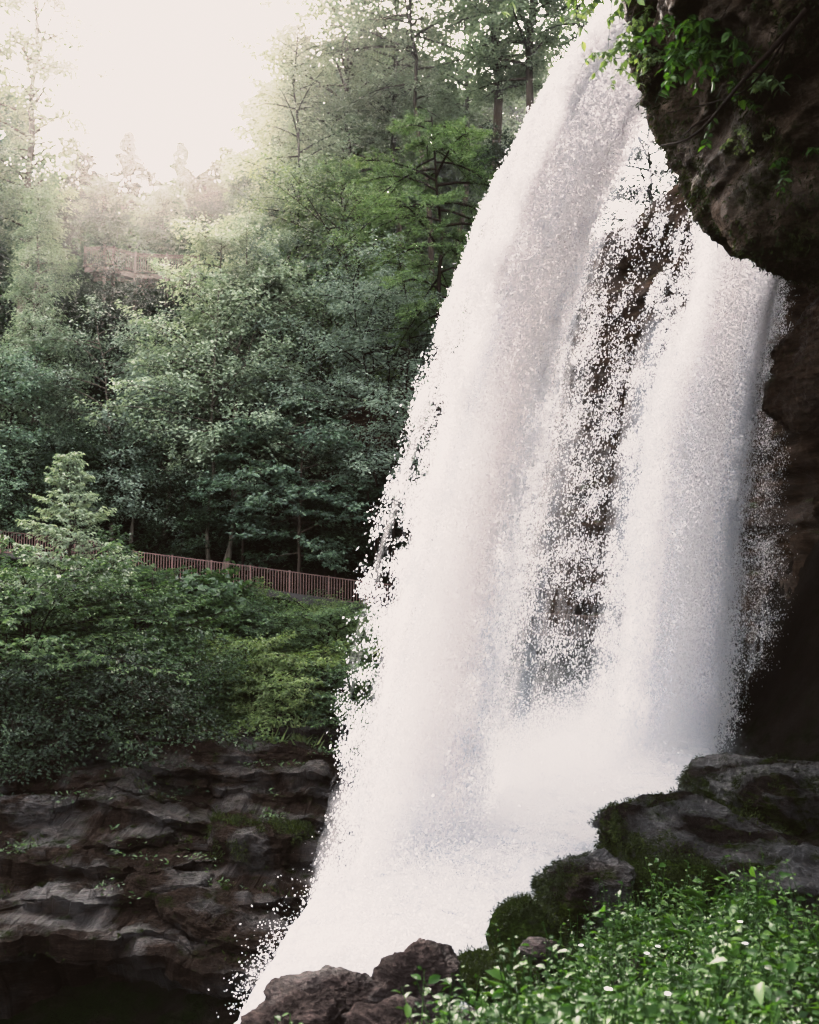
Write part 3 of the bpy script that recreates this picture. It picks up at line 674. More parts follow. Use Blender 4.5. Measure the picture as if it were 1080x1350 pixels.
def make_drops(n, seed, u0, u1, rmed, dz, thr_gain, k_u, k_h, spread, flk=True, soft=.08, nzw=.62):
    r_ = rs(seed)
    u = r_.uniform(u0, u1, n); h = r_.uniform(0, 1, n) ** .9 * 18.5
    S, V = lip(u)
    t = fall_time(h)
    V = V * (1 + r_.normal(size=n) * spread)
    pos = S.copy()
    pos[:, 0] += V * t; pos[:, 2] -= h; pos[:, 1] += r_.normal(size=n) * dz * (.35 + .9 * h / 17) + .25 * t
    # clumping pattern that travels with the fall
    tt = t - r_.uniform(0, .02, n)
    nzp = np.stack([u * k_u + .25 * fbm(np.stack([u * 3, t * 2, t * 0], -1), 2, seed + 2), (h) * k_h, np.full(n, seed * 1.7)], -1)
    nz = fbm(nzp, 4, seed + 1, .62)
    strand = fbm(np.stack([u * 8 + seed, h * .10, u * 0], -1), 3, 140) * .30 * sstep(.1, .4, u) * sstep(1, 5, h) * np.where((u > 1.0) & (u < 2.15), .35, 1)
    keep = nz * nzw + .42 < (dens(u, h) + strand) * thr_gain + r_.normal(size=n) * soft
    keep &= ~((u < .12) & (h > 14.3 + 9 * u)); rmed = np.where((u < .05) & (h > 13), rmed * .6, rmed)[keep & (pos[:, 2] > foam_z(pos[:, 0], pos[:, 1]) - .3)]; keep &= pos[:, 2] > foam_z(pos[:, 0], pos[:, 1]) - .3
    pos, u, h, V, t, strand = pos[keep], u[keep], h[keep], V[keep], t[keep], strand[keep]
    m = len(pos)
    vel = np.stack([V, np.full(m, .2), -(V0 + 9.81 * t) * .8], -1) + r_.normal(size=(m, 3)) * 1.2
    rad = rmed * np.exp(r_.normal(size=m) * .36) * (.8 + pos[:, 1] / 45)
    el = r_.uniform(1.3, 3.0, m); rad = rad * .87
    return pos + inv, vel, rad, el, r_.uniform(size=m) < flk, strand
r0 = rs(77)
sets = [make_drops(400000, 1, -.5, 1.15, .0100, .40, 1.0, 13, 1.5, .014, 1, .13),
        make_drops(260000, 2, -.3, 1.05, .0095, .5, .92, 22, 3.0, .018, 1, .16),
        make_drops(420000, 3, .85, 2.25, .0085, .9, .22, 16, 1.6, .035, .4, .20, .40),
        make_drops(170000, 4, 1.95, 3.3, .0105, .40, .97, 16, 1.8, .012, 1, .10),
        make_drops(140000, 5, 2.1, 3.25, .0095, .6, .95, 22, 3.0, .02, 1, .14),
        make_drops(150000, 6, 2.9, 4.1, .0062, .6, .75, 16, 2, .03, .4, .22, .4),
        # ragged clumps on the outer edge
        make_drops(150000, 7, -.25, .3, .0100, .35, .95, 12, 1.3, .012, .7, .14)]
pos, vel, rad, el, flk, std_ = [np.concatenate([s[i] for s in sets]) for i in range(6)]
dr = link('droplets', drops_mesh('droplets', pos, vel, rad, el, r0, flk, std_), M['droplet'], falls); dr['kind'] = 'stuff'
N_DROPS = len(pos)
# spray thrown up along the foam
r_ = rs(91); n = 140000
a = r_.uniform(0.02, .74, n); b = r_.uniform(-.02, 1.0, n) * np.where(a > .55, .9, 1.02)
ii = (a * (n1_ - 1)).astype(int); jj = np.clip(((b + .12) / 1.24 * (n2_ - 1)).astype(int), 0, n2_ - 1)
pos = FOAM[ii, jj] + r_.normal(size=(n, 3)) * [.25, .25, .05]
pos[:, 2] += r_.exponential(.22, n) * (1 + 2.2 * sstep(22, 31, pos[:, 1])) + .02
vel = r_.normal(size=(n, 3)) * [1, .5, 1] + [-.7, -.6, .3]
sprd = link('spray', drops_mesh('spray', pos + inv, vel, .0085 * np.exp(r_.normal(size=n) * .4), r_.uniform(1, 2, n), r_, np.arange(n) % 4 > 0), M['droplet'], falls); sprd['kind'] = 'stuff'

def sheet(name, u0, u1, nu, depth, bias, label, seed, h1=18.0):
    nh = 260
    u = np.linspace(u0, u1, nu); h = np.linspace(0.0, h1, nh)
    U, Hh = np.meshgrid(u, h, indexing='ij')
    S, V = lip(U); t = fall_time(Hh)
    G = S.copy(); G[..., 0] += V * t; G[..., 2] -= Hh; G[..., 1] += depth + .25 * t
    wob = fbm(np.stack([U * 5, Hh * .7, U * 0 + seed], -1), 4, seed)
    G[..., 1] += wob * .10 * (.3 + Hh / 17)
    D = dens(U, Hh) + bias + fbm(np.stack([U * 8 + 1, Hh * .10, U * 0], -1), 3, 140) * .34 * sstep(1, 5, Hh) * np.where(U < 1.6, 1 - sstep(.75, 1.05, U), sstep(2.15, 2.4, U)) - .5 * sstep(.95, 1.2, U) * (U < 1.6) * (name == 'water_curtain')
    ends = np.minimum(sstep(u0, u0 + .12, U), sstep(-u1, -u1 + .12, -U))
    D = D * ends - (1 - ends) * .6
    me = mesh_np(name, (G + inv).reshape(-1, 3), grid_faces(nu, nh))
    at = me.attributes.new('flow_density', 'FLOAT', 'POINT'); at.data.foreach_set('value', np.clip(D, -1, 1.2).ravel().astype(np.float32))
    at2 = me.attributes.new('strand', 'FLOAT', 'POINT'); at2.data.foreach_set('value', (fbm(np.stack([U * 8 + 1, Hh * .10, U * 0], -1), 3, 140) * .30).ravel().astype(np.float32))
    uvl = me.uv_layers.new(name='UVMap')
    wid = np.linalg.norm(LIP_S[1] - LIP_S[0]) * .9
    uv = np.stack([U * wid + seed * 3.3, Hh + .0], -1).reshape(-1, 2)
    li = np.empty(len(me.loops), np.int32); me.loops.foreach_get('vertex_index', li)
    uvl.data.foreach_set('uv', uv[li].astype(np.float32).ravel())
    o = link(name, me, M['veil' if name == 'water_veil' else 'sheet'], falls)
    if label: o['label'] = label
    return o
sheet('water_curtain', .05, 1.4, 90, .35, -.10, 'thick white near curtain of the falls', 5)
sheet('water_curtain', .1, 1.3, 80, .95, -.10, 'inner layer of the near white curtain', 9)
sheet('water_curtain', 1.98, 3.25, 80, .25, -.10, 'narrow far white curtain on the right', 13)
sheet('water_curtain', 2.02, 3.15, 80, .8, -.10, 'inner layer of the far white curtain', 17)
sheet('water_veil', .85, 2.25, 70, .6, -.04, 'thin see-through veil between the two curtains', 23)
sheet('water_veil', -.35, .5, 60, .2, .02, 'fine spray drifting along the near edge', 31)
sheet('water_veil', 2.95, 4.05, 60, .5, -.04, 'thin sparkling veil at the right end', 27)

# ------------------------------------------------------------------ trees
PROF = {
    'spire': lambda r: 1.05 * np.clip(1 - r, .03, 1) ** 1.15,
    'egg': lambda r: 1.05 * np.clip(1 - r, 0, 1) ** .62 * (.72 + .28 * np.clip(r / .18, 0, 1)),
    'dome': lambda r: np.clip(.35 + 1.25 * np.sin(np.pi * np.clip(r * .9 + .12, 0, 1)), .1, 1.2) * np.where(r > .85, .7, 1),
    'cone': lambda r: 1.05 - .92 * r,
    'round': lambda r: .25 + .85 * np.sqrt(np.clip(1 - (2 * r - 1) ** 2, 0, 1)),
    'tall': lambda r: .55 + .5 * np.sin(np.pi * r) - .35 * r,
    'vase': lambda r: .4 + .75 * np.sin(np.pi * np.clip(r * .8 + .1, 0, 1)),
}
def tree_meshes(name, seed, H, cb, Rr, prof='dome', nb=60, ntw=8, nlf=26, lsz=.2, up=.35, droop=.3, flat=1.0, tr=.16, ntrunk=1, wr=.5, ljit=.35, wander=.35, twigs=True, skip=.12, out=.55, jit=None):
    r_ = rs(seed); wood = MB(); LP, LA, LN, LS = [], [], [], []
    fn = PROF[prof]
    trunks = []
    for k in range(ntrunk):
        zz_ = np.linspace(-.6, H * (1 if k == 0 else r_.uniform(.75, .95)), 14)
        off = np.cumsum(r_.normal(size=(14, 2)) * wander * H / 14 * .25, 0)
        base = r_.normal(size=2) * (.0 if ntrunk == 1 else .35)
        spread = (r_.normal(size=2) * .10 * np.linspace(0, H, 14)[:, None] * .6) if ntrunk > 1 else 0
        pts_ = np.concatenate([off - off[1] + base + spread, zz_[:, None]], 1)
        rad_ = tr * (1 - .9 * np.linspace(0, 1, 14)) / (1 if ntrunk == 1 else 1.25) + .012
        rad_[0] *= 1.35; rad_[1] *= 1.1
        wood.tube(pts_, rad_, 8); trunks.append(pts_)
    for i in range(nb):
        rel = (i + r_.uniform(.1, .9)) / nb
        tp = trunks[i % ntrunk]
        h = cb + (H - cb) * rel * .98
        h = min(h, tp[-1, 2])
        p0 = np.array([np.interp(h, tp[:, 2], tp[:, 0]), np.interp(h, tp[:, 2], tp[:, 1]), h])
        L = Rr * float(fn(np.array(rel))) * r_.uniform(.65, 1.2)
        if r_.uniform() < skip: L *= .45
        az = i * 2.39996 + r_.normal() * .4
        d = np.array([math.cos(az), math.sin(az), 0])
        upk = up * (.5 + .9 * rel) + r_.normal() * .25
        s = np.linspace(0, 1, 6)[:, None]
        bend = np.cross([0, 0, 1.], d) * r_.normal() * .15
        bp = p0 + d * L * s + np.array([0, 0, 1.]) * L * (upk * s - droop * s ** 2) + bend * L * s ** 2
        wood.tube(bp, tr * .32 * (1 - .85 * s[:, 0]) * (.4 + .6 * L / max(Rr, .1)) + .006, 4)
        nt_ = max(3, int(ntw * (.5 + .6 * L / Rr)))
        st = np.linspace(.22, 1.0, nt_) + r_.normal(size=nt_) * .02
        st = np.clip(st, .15, 1)
        q0 = np.stack([np.interp(st, s[:, 0], bp[:, c]) for c in range(3)], -1)
        sgn = np.where(np.arange(nt_) % 2, 1, -1)
        ang = az + sgn * r_.uniform(.45, 1.15, nt_) * np.where(st > .97, .1, 1)
        tl = (.42 * L * (1.15 - st) + .35) * r_.uniform(.7, 1.25, nt_)
        td = np.stack([np.cos(ang), np.sin(ang), r_.normal(size=nt_) * (.15 if jit else .45) + .05 + upk * .3 - droop * .55 * st], -1)
        if twigs:
            for a_ in range(nt_): wood.tube(np.stack([q0[a_], q0[a_] + td[a_] * tl[a_] * .55 + [0, 0, .02], q0[a_] + td[a_] * tl[a_]]), np.array([.016, .010, .004]) * (.6 + tr * 2), 3)
        m = nt_ * nlf
        ti = np.repeat(np.arange(nt_), nlf)
        rr_ = r_.uniform(.08, 1.05, m)
        jv = r_.normal(size=(m, 3)) * np.array([1, 1, flat]) * ((.10 + .09 * tl[ti][:, None]) if jit is None else jit)
        pos_ = q0[ti] + td[ti] * (tl[ti] * rr_)[:, None] + jv
        a2 = ang[ti] + r_.choice([-1, 1], m) * r_.uniform(.2, 1.3, m)
        ax = np.stack([np.cos(a2), np.sin(a2), r_.normal(size=m) * .3 - .25], -1)
        nn_ = np.stack([r_.normal(size=m) * ljit * 1.5 + out * math.cos(az), r_.normal(size=m) * ljit * 1.5 + out * math.sin(az), np.ones(m)], -1)
        LP.append(pos_); LA.append(ax); LN.append(nn_); LS.append(lsz * r_.uniform(.6, 1.3, m))
    crown = MB(); crown.leaves(np.concatenate(LP), np.concatenate(LA), np.concatenate(LN), np.concatenate(LS), wr, .12, .1)
    return wood.mesh(name + '_trunk'), crown.mesh(name + '_crown', smooth=False)
def place(name, base, tm, cm, leaf, bark, label, cat='tree', group=None, rot=0, scale=1.0, parts=('trunk', 'crown')):
    o = empty(name, tuple(base)); o.rotation_euler = (0, 0, rot); o.scale = (scale,) * 3
    link(parts[0], tm, M[bark], o); link(parts[1], cm, M[leaf], o)
    return tag(o, label, cat, group)
SEED = [100]
def tree(px, d, ytop, ybot, wpx, leaf, bark, label, name='leafy_tree', cat='tree', group=None, x_off=0, parts=('trunk', 'crown'), sink=0, **kw):
    x = P(px, 800, d)[0]; g = gz(x, d) - sink
    ztop = P(px, ytop, d)[2]; zb = P(px, ybot, d)[2]
    H = max(ztop - g, 1.0); cb = max(zb - g, .04 * H); Rr = wpx * d / F_PX / 2
    SEED[0] += 1
    if d > 40: kw['nlf'] = int(kw.get('nlf', 26) * 1.7); kw['lsz'] = kw.get('lsz', .2) * .84
    tm, cm = tree_meshes(name, kw.pop('seed', SEED[0]), H, cb, Rr, **kw)
    return place(name, (x, d, g), tm, cm, leaf, bark, label, cat, group, 0, 1.0, parts)

# -- trees in front of the slope behind the path
tree(292, 47.5, 268, 620, 285, 'leaf_pale', 'bark_grey', 'young many stemmed tree with a pale rounded crown just right of the wooden deck', prof='egg', nb=105, ntw=9, nlf=26, lsz=.24, up=.55, droop=.2, tr=.13, ntrunk=3, wr=.6)
tree(36, 48.5, 255, 600, 150, 'leaf_pale', 'bark_grey', 'pale feathery tree at the left edge below the wooden deck', prof='cone', nb=80, ntw=9, nlf=26, lsz=.2, up=.45, droop=.45, tr=.16, wr=.42)
tree(395, 45.6, 515, 735, 190, 'leaf_mid', 'bark_brown', 'low tree with bright layered sprays above the lower railing', prof='dome', nb=40, ntw=10, nlf=22, lsz=.27, up=.1, droop=.25, flat=.5, tr=.10, ljit=.3, jit=.08)
tree(565, 42.5, 160, 430, 230, 'leaf_yellow', 'bark_dark', 'layered dark tree with drooping green sprays beside the top of the falls', prof='round', nb=44, ntw=16, nlf=40, lsz=.16, up=.2, droop=.5, flat=.5, tr=.2, wr=.35, ljit=.3, skip=.2, jit=.07)
tree(505, 44.6, 330, 640, 220, 'leaf_grey', 'bark_dark', 'broad grey green rhododendron mass left of the falls', name='rhododendron', cat='shrub', prof='round', nb=90, ntw=8, nlf=26, lsz=.2, up=.4, droop=.25, flat=.8, tr=.09, ntrunk=4, wr=.35, ljit=.7)
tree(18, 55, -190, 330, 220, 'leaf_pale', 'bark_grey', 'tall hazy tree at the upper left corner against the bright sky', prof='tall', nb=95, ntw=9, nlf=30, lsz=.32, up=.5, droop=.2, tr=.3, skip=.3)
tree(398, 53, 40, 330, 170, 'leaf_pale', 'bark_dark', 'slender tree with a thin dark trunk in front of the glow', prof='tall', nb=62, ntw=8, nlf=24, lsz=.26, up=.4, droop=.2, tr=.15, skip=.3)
tree(585, 51, -260, 150, 250, 'leaf_pale', 'bark_brown', 'tall forked tree above the dark layered tree', prof='vase', nb=85, ntw=10, nlf=30, lsz=.25, up=.6, droop=.25, tr=.26, ntrunk=2, skip=.3)  # pale leaves on these tall trees paint the haze before them
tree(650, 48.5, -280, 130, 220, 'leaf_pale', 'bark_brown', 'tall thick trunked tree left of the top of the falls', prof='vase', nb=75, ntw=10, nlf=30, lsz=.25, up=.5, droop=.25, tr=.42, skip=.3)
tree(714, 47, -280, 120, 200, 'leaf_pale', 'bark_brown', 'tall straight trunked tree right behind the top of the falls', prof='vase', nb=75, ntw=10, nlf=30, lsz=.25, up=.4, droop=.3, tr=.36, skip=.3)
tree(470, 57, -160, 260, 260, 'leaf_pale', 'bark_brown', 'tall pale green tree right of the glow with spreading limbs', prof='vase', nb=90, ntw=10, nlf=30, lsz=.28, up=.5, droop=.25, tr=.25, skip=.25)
tree(775, 44, -230, 60, 170, 'leaf_pale', 'bark_dark', 'dark leafed tree crowding the crest of the falls', prof='round', nb=46, ntw=8, nlf=24, lsz=.2, up=.3, droop=.3, tr=.2)  # dark tree given pale leaves to paint the haze before it
tree(160, 47.6, 420, 690, 190, 'leaf_grey', 'bark_grey', 'dense bushy tree between the pale feathery tree and the many stemmed tree', prof='round', nb=80, ntw=8, nlf=26, lsz=.22, up=.35, droop=.3, tr=.12, ntrunk=2)
tree(12, 47.2, 470, 700, 150, 'leaf_mid', 'bark_dark', 'dark bushy tree at the left edge behind the lower railing', prof='round', nb=60, ntw=8, nlf=26, lsz=.22, up=.3, droop=.3, tr=.12)
tree(395, 50, 300, 560, 210, 'leaf_grey', 'bark_brown', 'grey green bushy tree between the many stemmed tree and the rhododendron', prof='dome', nb=80, ntw=8, nlf=26, lsz=.2, up=.4, droop=.25, flat=.6, tr=.14, ntrunk=2)
tree(455, 51.5, 215, 480, 190, 'leaf_yellow', 'bark_brown', 'fresh green tree behind the dark layered tree', prof='dome', nb=70, ntw=8, nlf=24, lsz=.22, up=.4, droop=.25, tr=.15)
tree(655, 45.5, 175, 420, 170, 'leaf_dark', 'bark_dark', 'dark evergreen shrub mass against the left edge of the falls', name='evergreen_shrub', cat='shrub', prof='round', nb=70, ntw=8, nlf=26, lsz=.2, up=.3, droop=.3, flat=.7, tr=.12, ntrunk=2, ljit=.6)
tree(215, 48.8, 520, 640, 100, 'leaf_mid', 'bark_grey', 'small leaning tree with a bare pale lower trunk', prof='dome', nb=36, ntw=7, nlf=22, lsz=.22, up=.4, droop=.25, tr=.13)
tree(320, 46.6, 560, 690, 120, 'leaf_mid', 'bark_dark', 'small understorey tree with flat sprays behind the railing', prof='dome', nb=34, ntw=8, nlf=24, lsz=.22, up=.1, droop=.3, flat=.15, tr=.07)
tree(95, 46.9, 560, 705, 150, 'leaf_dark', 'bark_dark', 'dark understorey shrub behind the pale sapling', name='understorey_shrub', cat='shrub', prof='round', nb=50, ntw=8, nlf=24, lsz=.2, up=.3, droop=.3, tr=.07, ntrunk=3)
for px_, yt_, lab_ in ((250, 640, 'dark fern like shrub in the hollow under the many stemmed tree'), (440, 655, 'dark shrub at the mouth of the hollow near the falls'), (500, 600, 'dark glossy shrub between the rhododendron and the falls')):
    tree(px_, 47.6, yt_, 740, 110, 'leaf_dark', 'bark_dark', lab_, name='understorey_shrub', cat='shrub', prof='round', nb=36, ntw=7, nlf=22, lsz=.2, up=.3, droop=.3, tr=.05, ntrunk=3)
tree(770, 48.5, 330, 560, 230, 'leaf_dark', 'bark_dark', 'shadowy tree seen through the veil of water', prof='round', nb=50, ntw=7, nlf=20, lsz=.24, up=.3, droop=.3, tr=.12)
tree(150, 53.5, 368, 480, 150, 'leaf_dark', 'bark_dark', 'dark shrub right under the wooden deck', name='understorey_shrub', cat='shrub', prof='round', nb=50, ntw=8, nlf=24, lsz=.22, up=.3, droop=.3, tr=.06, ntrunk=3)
tree(862, 46.5, 90, 420, 200, 'leaf_dark', 'bark_dark', 'dark tree behind the thin veil just under the overhang edge', prof='round', nb=60, ntw=8, nlf=26, lsz=.26, up=.3, droop=.3, tr=.2)
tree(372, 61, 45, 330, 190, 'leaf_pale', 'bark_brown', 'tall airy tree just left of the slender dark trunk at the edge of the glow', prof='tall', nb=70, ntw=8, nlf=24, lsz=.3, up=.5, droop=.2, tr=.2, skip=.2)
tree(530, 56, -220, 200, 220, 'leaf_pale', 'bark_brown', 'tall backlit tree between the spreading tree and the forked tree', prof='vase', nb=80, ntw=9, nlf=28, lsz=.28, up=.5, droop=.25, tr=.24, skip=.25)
# -- hazy wood further up the slope
FG = 'hazy trees on the upper slope'
bgk = [tree_meshes('bg%d' % k, 300 + k, 14, 3.5, 3.6, prof=('tall', 'dome', 'cone')[k], nb=75, ntw=8, nlf=36, lsz=.36, up=.35, droop=.25, tr=.2, twigs=False, skip=.2) for k in range(3)]
bg = [(200, 62, 255, 1, 'leaf_grey', 'hazy round tree with a pale trunk directly behind the wooden deck'), (120, 66, 235, 0, 'leaf_mid', 'hazy tree behind the left end of the wooden deck'),
      (262, 64, 230, 1, 'leaf_dark', 'hazy tree above the right end of the wooden deck'), (330, 60, 215, 0, 'leaf_mid', 'misty tree left of the slender dark trunk'),
      (160, 78, 175, 2, 'leaf_dark', 'misty conical tree under the middle of the bright sky'), (225, 84, 190, 2, 'leaf_mid', 'second misty conical tree under the bright sky'),
      (90, 74, 200, 0, 'leaf_dark', 'misty tall tree between the corner tree and the conical ones'), (290, 80, 195, 0, 'leaf_dark', 'misty tall tree at the foot of the sun glow'),
      (350, 72, 120, 0, 'leaf_mid', 'tall pale tree fading into the sun glow on its left side'), (420, 68, 90, 1, 'leaf_grey', 'broad hazy tree behind the slender trunk'),
      (40, 68, 240, 1, 'leaf_dark', 'hazy round tree behind the feathery tree at the left edge'), (500, 70, 60, 0, 'leaf_mid', 'hazy tree behind the spreading pale green tree'),
      (560, 66, 90, 1, 'leaf_yellow', 'yellow green tree in the gap behind the forked tree'), (690, 64, 100, 1, 'leaf_yellow', 'yellow green tree between the two thick trunks'),
      (-40, 60, 120, 0, 'leaf_mid', 'hazy tree cut by the left border of the picture'), (620, 75, 120, 0, 'leaf_grey', 'far thin tree seen between the trunks near the crest')]
for i, (px, d, yt, k, lf, lab) in enumerate(bg):
    x = P(px, 800, d)[0]; g = gz(x, d); H = P(px, yt, d)[2] - g
    o = place('hazy_tree', (x, d, g), bgk[k][0].copy(), bgk[k][1].copy(), lf, 'bark_brown', lab, 'tree', FG, i * 1.3, max(H / 14, .4))

# -- shrubs and sapling on the left bank
SG = 'shrubs on the left bank'
tree(50, 29.5, 765, 985, 330, 'leaf_bank', 'bark_dark', 'large layered bush covering the lower left bank', name='bush', cat='bush', group=SG, prof='dome', nb=95, ntw=13, nlf=26, lsz=.17, up=.4, droop=.3, flat=.5, tr=.05, ntrunk=5, ljit=.3, sink=.3, jit=.035, wr=.42)
tree(195, 32.5, 782, 965, 190, 'leaf_bank', 'bark_dark', 'bush with overlapping sprays under the middle of the railing', name='bush', cat='bush', group=SG, prof='dome', nb=70, ntw=13, nlf=26, lsz=.17, up=.4, droop=.3, flat=.5, tr=.05, ntrunk=4, sink=.3, jit=.035, wr=.42)
tree(95, 31.5, 596, 810, 175, 'leaf_pale', 'bark_brown', 'pale young sapling with spiky layered twigs in front of the railing', name='sapling', cat='sapling', prof='spire', nb=64, ntw=12, nlf=18, lsz=.15, up=.75, droop=.15, flat=.5, tr=.05, wr=.42, ljit=.3, jit=.025, skip=.05)
tree(285, 38, 762, 850, 110, 'leaf_bank', 'bark_dark', 'bush with big broad leaves just below the railing', name='bush', cat='bush', group=SG, prof='dome', nb=34, ntw=6, nlf=14, lsz=.32, up=.3, droop=.35, tr=.04, ntrunk=3, wr=.7)
tree(-10, 35, 765, 870, 150, 'leaf_bank', 'bark_dark', 'pale topped bush at the left edge below the railing', name='bush', cat='bush', group=SG, prof='dome', nb=56, ntw=12, nlf=24, lsz=.17, up=.45, droop=.3, flat=.5, tr=.05, ntrunk=3, jit=.035, wr=.42)
tree(165, 27.8, 870, 1010, 260, 'leaf_dark', 'bark_dark', 'low dark bush overhanging the ledges', name='bush', cat='bush', group=SG, prof='dome', nb=70, ntw=8, nlf=26, lsz=.12, up=.3, droop=.4, flat=.4, tr=.04, ntrunk=4, sink=.3)
tree(20, 26.8, 880, 1010, 240, 'leaf_dark', 'bark_dark', 'dark bush at the left edge above the ledges', name='bush', cat='bush', group=SG, prof='dome', nb=70, ntw=8, nlf=26, lsz=.12, up=.3, droop=.4, flat=.4, tr=.04, ntrunk=4, sink=.3)
tree(165, 39, 758, 830, 110, 'leaf_bank', 'bark_dark', 'light sprayed bush crossing the left end of the railing', name='bush', cat='bush', group=SG, prof='dome', nb=46, ntw=12, nlf=24, lsz=.19, up=.45, droop=.3, flat=.5, tr=.04, ntrunk=3, jit=.04, wr=.42)
tree(262, 29.5, 890, 985, 90, 'leaf_bank', 'bark_dark', 'weedy bush with upright stems above the top slab', name='bush', cat='bush', group=SG, prof='round', nb=50, ntw=7, nlf=20, lsz=.11, up=1.1, droop=.2, flat=.8, tr=.02, ntrunk=5, ljit=.6)

for k, (px_, d_, yt_, yb_, w_, lf_, lab_) in enumerate(((345, 36.5, 800, 880, 120, 'leaf_bank', 'low leafy bush under the middle of the lower railing'), (430, 36, 808, 880, 110, 'leaf_yellow', 'fresh green bush beside the falls below the end of the railing'),
      (385, 31, 868, 960, 130, 'leaf_weed', 'bright spreading bush at the edge of the bank above the ledges'), (318, 31.5, 850, 960, 110, 'leaf_weed', 'yellow green weedy bush in the middle of the bank'), (445, 31, 880, 970, 90, 'leaf_bank', 'dark green bush on the bank closest to the falls'))):
    tree(px_, d_, yt_, yb_, w_, lf_, 'bark_dark', lab_, name='bush', cat='bush', group=SG, prof='dome', nb=56, ntw=9, nlf=22, lsz=.13, up=.5, droop=.35, flat=.6, tr=.03, ntrunk=4, jit=.06, wr=.45, sink=.2)
# ------------------------------------------------------------------ ground cover
def scatter_cover(name, n, xr, yr, mask, hfun, lsz, mat, seed, lean=.4, wr=.45, blades=False):
    r_ = rs(seed)
    x = r_.uniform(*xr, n); y = r_.uniform(*yr, n)
    k = mask(x, y, r_); x, y = x[k], y[k]
    g = ground(x, y); hh = hfun(x, y)
    m = len(x)
    mb = MB()
    if blades:
        ax = np.stack([r_.normal(size=m) * lean, r_.normal(size=m) * lean, np.ones(m)], -1)
        mb.leaves(np.stack([x, y, g], -1), ax, r_.normal(size=(m, 3)) * [1, 1, .1], hh * r_.uniform(.5, 1.2, m), wr, .02, .15)
    else:
        z = g + hh * r_.uniform(0, 1, m) ** .6
        a = r_.uniform(0, 6.28, m)
        ax = np.stack([np.cos(a), np.sin(a), r_.normal(size=m) * .35 - .15], -1)
        nn = np.stack([r_.normal(size=m) * lean, r_.normal(size=m) * lean, np.ones(m)], -1)
        mb.leaves(np.stack([x, y, z], -1), ax, nn, lsz * r_.uniform(.6, 1.35, m), wr, .12, .12)
    o = mb.build(name, M[mat], None, False); o['kind'] = 'stuff'
    return o
def nz2(x, y, s, seed): return fbm(np.stack([x * s, y * s, x * 0], -1), 3, seed)
scatter_cover('hillside_foliage', 90000, (-34, 16), (47.5, 62), lambda x, y, r_: nz2(x, y, .35, 80) > -.45, lambda x, y: 1.5 + .9 * nz2(x, y, .5, 81), .26, 'leaf_dark', 41)  # dark leaf colour paints the shade of the understorey
scatter_cover('upper_slope_foliage', 120000, (-48, 30), (60, 100), lambda x, y, r_: nz2(x, y, .3, 82) > -.5, lambda x, y: 3.4 + 2.4 * nz2(x, y, .4, 83), .42, 'leaf_mid', 42)
bank = lambda x, y, r_: (nz2(x, y, .55, 84) > -.35) & (x < -1.2 + .0 * y)
scatter_cover('bank_undergrowth', 80000, (-24, .5), (28.3, 44.2), bank, lambda x, y: .55 + .4 * nz2(x, y, .7, 85), .13, 'leaf_bank', 43, .5)
weed = lambda x, y, r_: (nz2(x, y, .8, 86) > -.15) & (x > -9.5) & (x < -1.5)
scatter_cover('bank_grass', 5000, (-10, -1.5), (28.3, 42), weed, lambda x, y: .75 + .4 * nz2(x, y, .6, 87), .5, 'grass', 44, .5, .05, True)
led = lambda x, y, r_: (nz2(x, y, 1.1, 88) > .35)

scatter_cover('bank_weeds', 70000, (-10.5, -1.0), (28.2, 43), weed, lambda x, y: .75 + .7 * nz2(x, y, .9, 89), .12, 'leaf_weed', 47, .8)
# tufts hanging on the ledges
r_ = rs(46); ii = r_.randint(8, nr - 4, 26000); jj = r_.randint(0, nx - 1, 26000)
pt = LEDGE[ii, jj]; kq = fbm(pt * 1.1, 3, 90) > .42
pt = pt[kq]; nn = LEDGEN[ii, jj][kq]; m = len(pt)
mb = MB(); mb.leaves(pt, nn * .5 + r_.normal(size=(m, 3)) * .5 + [0, -.3, .1], r_.normal(size=(m, 3)) + [0, 0, 1], .11 * r_.uniform(.4, 1.4, m), .3, .05)
mb.build('ledge_moss', M['moss_fib'])['kind'] = 'stuff'
ii = r_.randint(40, nr - 2, 40000); jj = r_.randint(0, nx - 1, 40000)
pt = LEDGE[ii, jj]; kq = (fbm(pt * .9 + 40, 3, 93) > .62 - .25 * (ii / nr)) & (LEDGEN[ii, jj][:, 2] > .3); pt = pt[kq]; m = len(pt); a = r_.uniform(0, 6.28, m)
mb = MB(); mb.leaves(pt + r_.normal(size=(m, 3)) * .05 + [0, -.02, .06], np.stack([np.cos(a), np.sin(a), r_.uniform(-.3, .8, m)], -1), r_.normal(size=(m, 3)) * .5 + [0, 0, 1], .10 * r_.uniform(.4, 1.5, m), .4, .08)
mb.build('ledge_plants', M['leaf_bank'], None, False)['kind'] = 'stuff'

